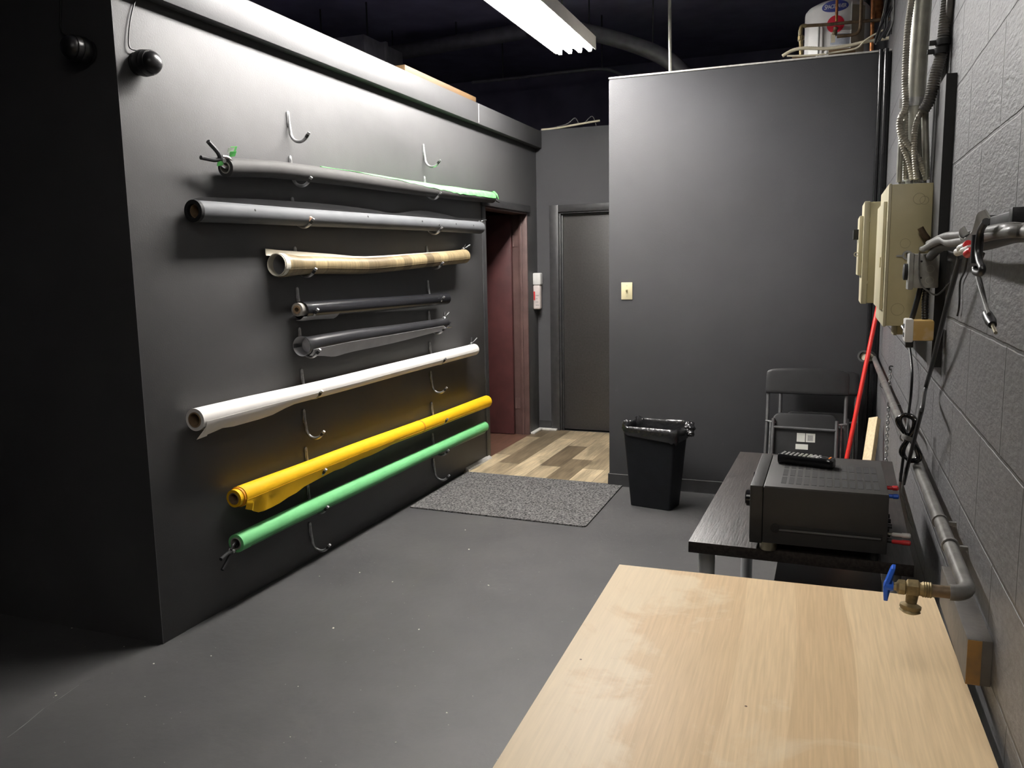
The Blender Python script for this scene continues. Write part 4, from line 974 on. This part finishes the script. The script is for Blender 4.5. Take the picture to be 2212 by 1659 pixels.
# little box under panel
root = thing('junction_box', 'small beige box under the breaker panel', 'electric box', (.22, 2.98, 1.315))
MB().box(.196, BB, 2.88, 2.97, 1.318, 1.358).build('box_body', m_beige, root, bevel=.002)
MB().box(.186, .196, 2.876, 2.974, 1.316, 1.360).build('cover', m_beige2, root, bevel=.002)

def flexc(label, pts, r=.0095, m=None):
    p = resample(smooth_path(pts, 10), .0035)
    return tag(MB().tube(p, flex_r(len(p), r), 10).build('flex_conduit', m or m_flex), label, 'conduit', 'conduits above the breaker panel')
yc = 2.72
tag(MB().tube(smooth_path([at(1996, -60, 1, 2.78), at(1992, 0, 1, 2.78), at(1978, 217, 1, 2.78), V((.218, 2.78, pz1))], 4), .0265, 20).build('metal_conduit', m_emt), 'thick grey steel conduit rising from the breaker panel', 'conduit', 'conduits above the breaker panel')
cp = at(1978, 222, 1, 2.78)
root = thing('pipe_clamp', 'steel strap around the thick conduit', 'clamp', cp)
MB().shell([cp - V((0, 0, .012)), cp + V((0, 0, .012))], .0285, .0266, 22).build('band', m_steel, root); MB().box(cp.x - .045, cp.x - .026, 2.765, 2.772, cp.z - .014, cp.z + .012).build('ear', m_steel, root)
flexc('long flexible conduit left of the thick pipe, bowing out to the left', PX([(1974, -30), (1968, 8), (1960, 72), (1955, 170), (1956, 230), (1945, 256), (1944, 282), (1956, 305), (1985, 345), (2003, 388)], 1, 2.70))
flexc('flexible conduit running straight down behind the bowed one', PX([(1957, 225), (1956, 260), (1956, 330), (1956, 388)], 1, 2.735), .008)
flexc('flexible conduit crossing from left to the panel middle', PX([(1945, 285), (1950, 315), (1962, 345), (1972, 388)], 1, 2.71), .009)
flexc('thick dark sleeved conduit bending in from the upper right', PX([(2050, -30), (2040, 60), (2034, 112), (2020, 165), (2008, 215), (1994, 240)], 1, 2.66), .0165, m_pipe)
flexc('flexible conduit curling in front of the thick pipe', PX([(1994, 238), (1982, 258), (1976, 285), (1975, 330), (1980, 388)], 1, 2.69), .0085)
tag(MB().tube(smooth_path(PX([(2012, 190), (2001, 225), (1998, 260), (2000, 330), (2001, 388)], 1, 2.70), 6), .0095, 12).build('metal_conduit', m_emt), 'slim smooth conduit right of the thick pipe', 'conduit', 'conduits above the breaker panel')
tag(MB().tube(smooth_path(PX([(1950, 262), (1947, 300), (1944, 350), (1942, 393)], 1, 2.73), 6), .008, 12).build('metal_conduit', m_emt), 'slim smooth conduit at the far left of the bundle', 'conduit', 'conduits above the breaker panel')
tag(MB().tube(PX([(2057, -40), (2047, 60), (2036, 185)], 0, XR - .01), .0095, 12).build('metal_conduit', m_pipe), 'dark pipe on the block wall right of the conduit bundle', 'conduit', 'conduits above the breaker panel')
for k, (x, y, s) in enumerate(((2026, 92, 'upper'), (2022, 111, 'lower'))):
    q = at(x, y, 1, 2.655); root = thing('cable_clamp', '%s black clamp gripping the dark sleeved conduit' % s, 'clamp', q, group='black clamps on the sleeved conduit')
    MB().shell([q + V((.013, 0, -.008)), q + V((.012, 0, .008))], .0195, .0162, 16).build('band', m_rubber, root); MB().box(q.x - .022, q.x - .004, q.y - .006, q.y + .006, q.z - .006, q.z + .006).build('bolt', m_rubber, root, bevel=.001)
# black corner pipes
for x, y, lb in ((.252, 5.535, 'black pipe in the corner beside the partition'), (.222, 5.545, 'second black pipe in the corner, left of the first')):
    tag(MB().tube([V((x, y, .0)), V((x, y, 2.79))], .013, 12).build('corner_pipe', m_blackgloss), lb, 'pipe', 'black pipes in the right corner')
# black drops between grey box and outlet box
flexc('black corrugated conduit between the switch box and outlet box', [V((.236, 2.47, 1.478)), V((.234, 2.47, 1.44)), V((.236, 2.47, 1.393))], .009, m_cable)['group'] = 'black drops below the switch box'
cable('power_cable', 'thick black cable slanting down beside the corrugated drop', [V((.222, 2.47, 1.48)), V((.214, 2.475, 1.44)), V((.205, 2.48, 1.395)), V((.196, 2.50, 1.36))], .007, m_cable)
cable('power_cable', 'black cord hanging from the outlet box to the receiver', PX([(1962, 735), (1966, 760), (1970, 800), (1968, 850), (1962, 900)], 0, .262) + PX([(1960, 920), (1952, 980), (1945, 1040)], 1, 2.75), .0045, m_cable)
tp = V((.19, 2.49, 1.345)); root = thing('power_plug', 'black plug under the outlet box', 'plug', tp)
q = at(1966, 738, 1, 2.5); MB().box(q.x - .012, q.x + .008, 2.49, 2.515, q.z - .016, q.z + .012).build('plug_body', m_cable, root, bevel=.003); MB().tube([q + V((0, 0, .01)), at(1950, 705, 1, 2.56)], .006, 10).build('cord_stub', m_cable, root)
cable('power_cable', 'long black cable dropping past the board to behind the receiver', PX([(2074, 555), (2062, 600), (2048, 650), (2030, 720)], 0, .245) + PX([(2013, 790), (1999, 840)], 0, .25) + PX([(1992, 880), (1985, 910), (1966, 985), (1952, 1045)], 0, .222), .0055, m_cable)
cable('speaker_wire', 'thin wire from the coil to a bare tip behind the receiver', PX([(1956, 1010), (1951, 1040), (1949, 1065), (1955, 1085), (1963, 1120), (1972, 1140)], 1, 2.62), .0025, m_greycable)
# coil
cc = at(1964, 946, 0, .222); root = thing('cable_coil', 'bundled black cord hanging over the water pipe', 'cable', cc)
mb = MB()
for k in range(7):
    ph = k * .55; pts = []
    for i in range(41):
        a = 2 * PI * i / 40; h = (.066 + .004 * math.cos(ph * 2)) * math.cos(a); wv = (.020 + .007 * math.sin(ph)) * math.sin(2 * a)
        pts.append(cc + V((.90 * wv - .14 * h + .004 * math.sin(ph * 3), -.40 * wv + .010 * math.sin(ph * 1.7 + a), h)))
    mb.tube(pts, .0036, 9, caps=False)
mb.build('loops', m_blackgloss, root)
MB().shell([cc + V((-.002, 0, -.006)), cc + V((.002, 0, .006))], .018, .0155, 16).build('wire_tie', m_greycable, root)

# ------------------------------------------------------------------ wall arm and cable bundle at the right edge
xa = at(2186, 468, 1, 1.45).x; zA, zB = at(2186, 447, 1, 1.45).z, at(2186, 490, 1, 1.45).z
yF = at(2136, 466, 0, xa + .002).y
root = thing('wall_raceway', 'black square box fixed to the block wall at the right edge, above the cable bundle', 'bracket', (XR - .02, 1.55, zB))
MB().box(xa, XR, 1.45, 1.475, zB, zA).build('end_box', m_black, root, bevel=.0015)
MB().box(xa + .004, XR, 1.475, yF, zB + .004, zA - .004).build('raceway_body', m_dkmetal, root, bevel=.002)
for k in range(4): MB().box(xa + .001, XR, yF + k * .011, yF + .007 + k * .011, zB + .004, zA - .001).build('ridge', m_black, root, bevel=.001)
xs = .205
cable('power_cable', 'upper grey cable of the bundle between panel and wall arm', [V((.252, 2.645, 1.60)), V((.236, 2.45, 1.595))] + PX([(2040, 512), (2075, 508), (2110, 505), (2140, 499), (2180, 494)], 0, .2) + PX([(2212, 495), (2250, 493)], 0, .215), .008, m_greycable)
cable('power_cable', 'lower grey cable of the bundle between panel and wall arm', [V((.235, 2.648, 1.583)), V((.228, 2.5, 1.582))] + PX([(2030, 519), (2050, 524), (2080, 521), (2112, 515), (2150, 505), (2190, 499)], 0, .2) + PX([(2212, 500), (2250, 500)], 0, .21), .008, m_greycable)
cable('power_cable', 'thick black cable at the bottom of the bundle', [V((.24, 2.5, 1.555))] + PX([(2035, 532), (2080, 534), (2130, 526), (2170, 514), (2200, 506), (2250, 502)], 0, .225), .011, m_cable)
cable('metal_nipple', 'short rusty conduit stub above the bundle on the panel side', [at(1988, 492, 1, 2.63), at(1996, 506, 1, 2.63), at(2004, 516, 1, 2.64)], .0085, m_rust, cat='conduit')
R1 = PX([(2128, 462), (2112, 470), (2106, 490), (2098, 512), (2082, 524), (2072, 520), (2073, 505), (2082, 497)], 0, .185); R1 = smooth_path(R1, 5)
root = tag(MB().sheet([[p + V((-.0, 0, .006)) for p in R1], [p + V((.006, -.004, -.006)) for p in R1]], .0015).build('cable_strap', m_velcro), 'grey hook-and-loop strap wrapped round the cable bundle', 'strap')
cable('loose_cable', 'black cord looped down from the strap', PX([(2130, 478), (2118, 500), (2113, 540), (2116, 565), (2122, 580), (2118, 590), (2108, 588), (2106, 580)], 0, .18), .0045, m_cable)
cc = at(2110, 543, 0, .18)
tag(MB().tube([cc + V((0, 0, .022)), cc - V((0, 0, .016))], .0075, 12).build('cable_barrel', m_black), 'black cable barrel beside the red and white plugs', 'plug')
for nm, lb, m, a, b in (('phono_plug', 'white phono plug dangling from the bundle', m_white, (2068, 545), (2096, 536)), ('phono_plug', 'red phono plug beside the white one, dangling', m_redp, (2088, 550), (2100, 540)), ('phono_plug', 'small upper plug with a red band over the white one', m_white, (2074, 538), (2090, 528))):
    p0, p1_ = at(*a, 0, .178), at(*b, 0, .182); root = thing(nm, lb, 'plug', p0, group='phono plugs under the cable bundle')
    MB().lathe(p0, p1_ - p0, [(.004, 0), (.0062, .003), (.0062, .016), (.005, .018), (.005, (p1_ - p0).length)], 12).build('barrel', m, root)
    if 'small' in lb: MB().lathe(p1_, p1_ - p0, [(.0058, -.004), (.0058, .004)], 12).build('red_band', m_redp, root)
root = thing('jack_cable', 'thin doubled cord ending in a gold-tipped jack plug', 'cable', at(2147, 715, 0, .19))
MB().tube(smooth_path(PX([(2110, 586), (2118, 610), (2126, 645), (2134, 678)], 0, .19), 6), .0028, 8).tube(smooth_path(PX([(2124, 548), (2114, 575), (2111, 595), (2120, 630), (2136, 678)], 0, .188), 6), .0024, 8).build('cord', m_greycable, root)
j0, j1, j2 = at(2132, 678, 0, .19), at(2144, 702, 0, .19), at(2151, 719, 0, .19)
MB().lathe(j0, j1 - j0, [(.0038, 0), (.0062, .002), (.0068, (j1 - j0).length * .7), (.005, (j1 - j0).length)], 12).build('jack_body', m_cable, root)
MB().tube([j1, j2], .0022, 8).build('jack_tip', m_gold, root)
cable('speaker_wire', 'thin looped wire under the grey switch box', PX([(1986, 545), (1985, 590), (1990, 615), (2006, 630), (2022, 637), (2036, 628), (2050, 612), (2063, 603)], 1, 2.40), .0022, m_greycable)
cable('speaker_wire', 'thin wire hanging straight down the block wall below the plugs', PX([(2090, 552), (2084, 585), (2074, 610), (2072, 660), (2068, 682)], 0, XR - .006), .0022, m_cable)

# ------------------------------------------------------------------ water heater on the closet top
hx, hy, hr, hz = -.03, 6.22, .205, 2.797
root = thing('water_heater', 'white water heater standing on the closet top', 'water heater', (hx, hy, hz))
prof = [(hr - .004, 0), (hr, .004), (hr, .40), (hr - .003, .415), (hr - .02, .435), (hr - .07, .46), (hr - .12, .468), (.02, .47)]
MB().lathe(V((hx, hy, hz)), (0, 0, 1), prof, 48).build('tank', m_tank, root)
def on_tank(u, z, d=.001):
    a = -PI / 2 + u / hr; return V((hx + (hr + d) * math.cos(a), hy + (hr + d) * math.sin(a), z))
def wrap_patch(u0, u1, z0, z1, m, nm, d=.0015, shape='rect', n=16):
    mb = MB()
    if shape == 'ell':
        uc, zc = (u0 + u1) / 2, (z0 + z1) / 2; rows = []
        for i in range(6):
            s = i / 5; rows.append([on_tank(uc + s * (u1 - u0) / 2 * math.cos(2 * PI * k / 32), zc + s * (z1 - z0) / 2 * math.sin(2 * PI * k / 32) + (.10 * s * (u1 - u0) / 2 * math.cos(2 * PI * k / 32)) * 0, d) for k in range(33)])
        rows[0] = [r + V((0, 0, 1e-5 * k)) for k, r in enumerate(rows[0])]
        mb.sheet(rows, .0008)
    else: mb.sheet([[on_tank(u0 + (u1 - u0) * k / n, z, d) for k in range(n + 1)] for z in (z0, z1)], .001)
    return mb.build(nm, m, root)
ub = lambda px: None
def tank_uv(px, py):
    best = None
    d_ = FW * F + RT * (px - 1106) - UP * (py - 829.5)
    # nearest hit on the tank side
    A_ = d_.x ** 2 + d_.y ** 2; ox, oy = CAM.x - hx, CAM.y - hy; B_ = 2 * (ox * d_.x + oy * d_.y); C_ = ox * ox + oy * oy - hr * hr
    D_ = B_ * B_ - 4 * A_ * C_
    if D_ < 0: return None
    t = (-B_ - math.sqrt(D_)) / (2 * A_); p = CAM + d_ * t
    a = math.atan2(p.y - hy, p.x - hx); return ((a + PI / 2) * hr, p.z)
ul, zl = tank_uv(1804, 13); wrap_patch(ul - .083, ul + .083, zl - .036, zl + .036, m_labelblue, 'oval_label', shape='ell')
ur, zr = tank_uv(1805, 52); wrap_patch(ur - .054, ur + .054, zr - .054, zr + .054, m_labelred, 'red_label', shape='ell', d=.0018)
up_, zp = tank_uv(1815, 85); wrap_patch(up_ - .06, up_ + .06, zp - .03, zp + .035, m_labelpale, 'pale_label', d=.0016)
# lettering on the oval label
fc = bpy.data.curves.new('lettering', 'FONT'); fc.body = 'SpaceSaver'; fc.size = .042; fc.align_x = 'CENTER'; fc.align_y = 'CENTER'; fc.shear = .18; fc.extrude = .0; fc.small_caps_scale = .8; fc.space_character = .92; fc.offset = .0004
for cf in fc.body_format: cf.use_small_caps = True
to = bpy.data.objects.new('lettering_tmp', fc); COL.objects.link(to); bpy.context.view_layer.update()
tm_ = bpy.data.meshes.new_from_object(to.evaluated_get(bpy.context.evaluated_depsgraph_get())); bpy.data.objects.remove(to)
xs_ = [v.co.x for v in tm_.vertices]; wd = (max(xs_) - min(xs_)); sxx = .135 / wd
bm = bmesh.new(); bm.from_mesh(tm_); bmesh.ops.triangulate(bm, faces=bm.faces); bmesh.ops.subdivide_edges(bm, edges=[e for e in bm.edges if e.calc_length() > .008], cuts=1)
for v in bm.verts: v.co = on_tank(ul + v.co.x * sxx, zl + v.co.y, .0032) - ORG[root.name]
bm.to_mesh(tm_); bm.free(); tm_.materials.append(m_white)
lo = bpy.data.objects.new('lettering', tm_); COL.objects.link(lo); lo.parent = root
# access cover and strip
ua, za = tank_uv(1764, 70); cv = MB(); rows = []
for i in range(9):
    z = hz + .03 + .27 * i / 8; k_ = 1 if i < 8 else .82; rows.append([on_tank(ua + (-.052 + .104 * k / 8) * k_, z, .012) for k in range(9)])
cv.sheet(rows, .02).build('access_cover', m_tank, root, bevel=.003)
uu, _z = tank_uv(1773, 70); MB().tube([on_tank(uu, hz + .05, .024), on_tank(uu, hz + .285, .024)], .005, 8).build('cover_rib', m_greybox, root)
uw, _z = tank_uv(1838, 50); MB().tube([on_tank(uw, hz + .03, .004), on_tank(uw + .002, hz + .42, .004)], .004, 8).build('seam_strip', m_white, root)
jk = MB(); jk.sheet([[on_tank(uw + .004 + .10 * k / 10, z, .003) for k in range(11)] for z in (hz + .01, hz + .40)], .004); jk.build('side_strip', m_side_beige, root)  # beige strip over the right side of the tank
# plumbing before the heater
yp_ = 5.90
tag(MB().tube(smooth_path(PX([(1739, 56), (1800, 52), (1860, 46), (1940, 40)], 1, yp_), 4), .0105, 12).build('brown_pipe', m_rust), 'brown pipe crossing in front of the water heater', 'pipe', 'plumbing by the water heater')
root = thing('elbow_valve', 'corroded elbow and valve left of the water heater', 'valve', at(1733, 100, 1, yp_), group='plumbing by the water heater')
MB().tube(smooth_path(PX([(1742, 56), (1734, 56), (1730, 62), (1729, 80)], 1, yp_), 5), .0125, 12).build('elbow', m_brass, root)
MB().lathe(at(1730, 76, 1, yp_), V((.05, 0, -1)), [(.014, 0), (.020, .008), (.020, .03), (.013, .035), (.013, at(1730, 76, 1, yp_).z - 2.799)], 10).build('valve_body', m_brass, root)
MB().box(at(1724, 82, 1, yp_).x, at(1727, 82, 1, yp_).x, yp_ - .01, yp_ + .01, at(1724, 90, 1, yp_).z, at(1724, 66, 1, yp_).z).build('lever', m_cream, root, bevel=.002)
tag(MB().tube(PX([(1809, -30), (1808, 0), (1807, 46)], 1, yp_ - .02), .0085, 12).build('copper_pipe', m_copper), 'thin copper drop in front of the oval label', 'pipe', 'plumbing by the water heater')
tag(MB().tube(smooth_path(PX([(1863, -30), (1861, 0), (1859, 50), (1855, 68), (1842, 75), (1808, 79)], 1, yp_ - .02), 6), .0105, 12).build('drain_pipe', m_rust), 'dark bent pipe curving under the red label', 'pipe', 'plumbing by the water heater')
root = thing('relief_valve', 'small valve with a pale tag hanging below the red label', 'valve', at(1800, 90, 1, yp_), group='plumbing by the water heater')
MB().lathe(at(1806, 58, 1, yp_), V((-.2, 0, -1)), [(.010, 0), (.017, .006), (.012, .02), (.017, .035), (.012, .05)], 10).build('valve_body', m_rust, root)
MB().tube([at(1805, 66, 1, yp_), V((at(1805, 66, 1, yp_).x, hy - hr + .003, at(1805, 66, 1, yp_).z))], .008, 10).build('stub_pipe', m_rust, root)
q = at(1800, 78, 1, yp_); MB().box(q.x - .014, q.x + .012, yp_ - .003, yp_, q.z - .04, q.z + .015).build('paper_tag', m_cream, root)
tag(MB().tube(PX([(1887, -30), (1885, 40)], 1, 5.95) + [V((at(1883, 100, 1, 5.95).x, 5.95, 2.799))], .012, 14).build('copper_pipe', m_copper), 'copper pipe rising right of the water heater', 'pipe', 'plumbing by the water heater')
tag(MB().tube(PX([(1893, -30), (1896, 45)], 1, 6.25), .04, 16).build('vent_pipe', m_copper), 'wide rusty vent pipe behind the copper pipe', 'pipe', 'plumbing by the water heater')
tag(MB().tube([V((at(1872, 0, 1, 6.55).x, 6.55, 2.797)), V((at(1872, 0, 1, 6.55).x, 6.55, 3.98))], .02, 12).build('black_pipe', m_rubber), 'black riser between the heater and the copper pipe', 'pipe', 'plumbing by the water heater')
p = resample(smooth_path(PX([(1690, 121), (1712, 109), (1740, 104), (1790, 105), (1835, 98), (1870, 90), (1920, 82)], 1, 5.61), 8), .006)
tag(MB().tube(p, flex_r(len(p), .011), 10).build('flex_conduit', m_cream), 'cream flexible conduit lying along the partition top', 'conduit')
cable('loose_cable', 'thin pale cable trailing along the partition top edge', PX([(1700, 121), (1760, 119), (1810, 112), (1850, 104), (1868, 88), (1890, 74), (1915, 62)], 1, 5.59), .0055, m_cream)
tag(MB().box(at(1712, 110, 1, 5.66).x, at(1762, 110, 1, 5.66).x, 5.64, 5.70, 2.797, 2.822).build('wood_scrap', m_tan, bevel=.002), 'tan wood scrap at the left end of the heater', 'wood scrap')
tag(MB().box(at(1790, 110, 1, 5.76).x, at(1848, 100, 1, 5.76).x, 5.73, 5.80, 2.797, 2.86).build('wood_scrap', m_tan, bevel=.002), 'tan wood block before the middle of the heater', 'wood scrap')
tag(MB().lathe(at(1785, 113, 1, 5.576), V((0, -1, 0)), [(.010, 0), (.011, .004), (.006, .009)], 12).build('cap_button', m_white), 'small white round cap on the partition top edge', 'cap')
rng = random.Random(5)
for k in range(12):
    x0 = 1900 + 6 * k; yy = 5.45 + rng.uniform(-.1, .25)
    pts = PX([(1890 + 3 * k + rng.uniform(-4, 4), 96 - k * 2), (1894 + 3.6 * k + rng.uniform(-5, 5), 70 - 2 * k), (1900 + 4.4 * k + rng.uniform(-6, 6), 40 - k), (1910 + 4.8 * k + rng.uniform(-5, 5), 8), (1920 + 4.8 * k, -30)], 1, min(yy, 5.5))
    for q in pts: q.x = min(q.x, XR - .012)
    cable('hanging_cable', ['grey cable', 'black cable', 'dark cable'][k % 3] + ' in the tangle where partition top meets block wall', pts, .0045 + .003 * (k % 3 == 1), [m_greycable, m_cable, m_dkmetal][k % 3], group='cable tangle in the upper right corner')
for k, lb in enumerate(('grey cable', 'black cable', 'dark cable')): pass

# ------------------------------------------------------------------ overhead
tag(MB().tube(PX([(1446, -40), (1448, 160)], 1, 5.95), .0115, 12).build('hanger_rod', m_emt), 'slim grey rod dropping from the ceiling behind the partition', 'rod')
def duct(name, label, cat, px, y, r, bn):
    p = smooth_path(PX(px, 1, y), 6); root = thing(name, label, cat, p[len(p) // 2])
    MB().tube(p, r, 18).build(bn, m_duct, root)
    for f in (.15, .6): q = p[int(f * (len(p) - 1))]; MB().tube([q + V((0, 0, r * .8)), V((q.x, q.y, 4.0))], .007, 8).build('hanger', m_dkmetal, root)
duct('round_duct', 'dark round duct crossing the shadow left of the lamp', 'duct', [(820, 122), (880, 110), (960, 96), (1040, 83), (1140, 66)], 7.9, .075, 'duct_body')
duct('curved_duct', 'dark duct bending down right of the lamp towards the partition', 'duct', [(1240, 62), (1290, 74), (1350, 90), (1410, 112), (1455, 138), (1490, 175)], 7.6, .07, 'duct_body')
duct('overhead_conduit', 'thin dark conduit curving below the lamp', 'conduit', [(1020, 178), (1120, 168), (1220, 156), (1300, 149), (1335, 158), (1360, 175)], 8.3, .016, 'conduit_run')
root = thing('box_duct', 'dark boxy duct above the left wall', 'duct', (-4.3, 6.8, 3.15))
MB().box(-4.9, -3.9, 6.6, 7.3, 3.2, 3.6).build('duct_body', m_duct, root, bevel=.004); MB().box(-4.92, -3.88, 6.95, 6.99, 3.18, 3.62).build('flange', m_duct, root, bevel=.002)
for x in (-4.6, -4.1): MB().tube([V((x, 7, 3.6)), V((x, 7, 4.0))], .008, 8).build('hanger', m_dkmetal, root)

# ------------------------------------------------------------------ lamps
def fixture(label, x, y0, y1, z, tm=None):
    root = thing('fluorescent_fixture', label, 'ceiling light', (x, (y0 + y1) / 2, z), group='fluorescent ceiling lights')
    hw = .155
    MB().box(x - .133, x + .133, y0 - .03, y1 + .03, z + .03, z + .042).box(x - hw, x - hw + .006, y0 - .03, y1 + .03, z - .006, z + .085).box(x + hw - .006, x + hw, y0 - .03, y1 + .03, z - .006, z + .085).box(x - hw, x + hw, y1 + .02, y1 + .03, z + .02, z + .085).box(x - hw, x + hw, y0 - .03, y0 - .02, z + .02, z + .085).box(x - .09, x + .09, y0 - .03, y1 + .03, z + .042, z + .10).build('housing', m_house, root)
    for k in range(4):
        xx = x - .114 + k * .076
        t = MB().tube([V((xx, y0, z)), V((xx, y1, z))], .019, 12).build('tube', tm or m_tube, root)
        for y, s in ((y0, -1), (y1, 1)): MB().box(xx - .012, xx + .012, min(y, y + s * .02), max(y, y + s * .02), z - .02, z + .031).build('tube_socket', m_house, t, bevel=.002)
    for y in (y0 + .3, y1 - .3): MB().tube([V((x, y, z + .10)), V((x, y, 4.0))], .006, 8).build('hanger', m_dkmetal, root)
fixture('four-tube fluorescent fixture glaring above the room', -1.825, 3.0, 6.08, 3.125)
fixture('matching fluorescent fixture overhead behind the camera', -.30, -1.1, .9, 3.125, m_tube2)

# ------------------------------------------------------------------ litter on the floor
mb = MB(); rg = random.Random(11)
for x, y in [(119, 1343), (155, 1357), (119, 1497), (121, 1503), (313, 1505), (627, 1592), (332, 1434), (644, 1483), (268, 1397), (690, 1245), (777, 1237), (848, 1257), (1055, 1265), (905, 1360), (855, 1604), (965, 1540), (1013, 1187), (456, 1417), (720, 1357), (1005, 1145)]:
    p = at(x, y, 2, 0); s = rg.uniform(.002, .0045); mb.lathe(p, (rg.uniform(-.3, .3), rg.uniform(-.3, .3), 1), [(s, 0), (s * 1.1, s * .4), (s * .4, s * .8)], 6)
tag(mb.build('floor_litter', m_dust), 'tiny pale crumbs scattered over the black floor', 'litter', kind='stuff')
pc = PX([(18, 1592), (60, 1560), (95, 1530), (130, 1508), (170, 1480), (205, 1462)], 2, .0006)
struct(MB().sheet([[p + V((0, .004, 0)) for p in pc], [p - V((0, .004, 0)) for p in pc]], .0008), 'trim_5', m_crack, 'pale hairline crack in the floor at lower left', 'crack')

# ------------------------------------------------------------------ world and view
wd_ = bpy.data.worlds.new('world'); sc.world = wd_; wd_.use_nodes = True
wd_.node_tree.nodes['Background'].inputs['Color'].default_value = (.02, .02, .024, 1); wd_.node_tree.nodes['Background'].inputs['Strength'].default_value = .1
sc.view_settings.view_transform = 'Standard'; sc.view_settings.look = 'None'; sc.view_settings.gamma = 1; sc.view_settings.use_curve_mapping = False
sc.view_settings.exposure = 0.12
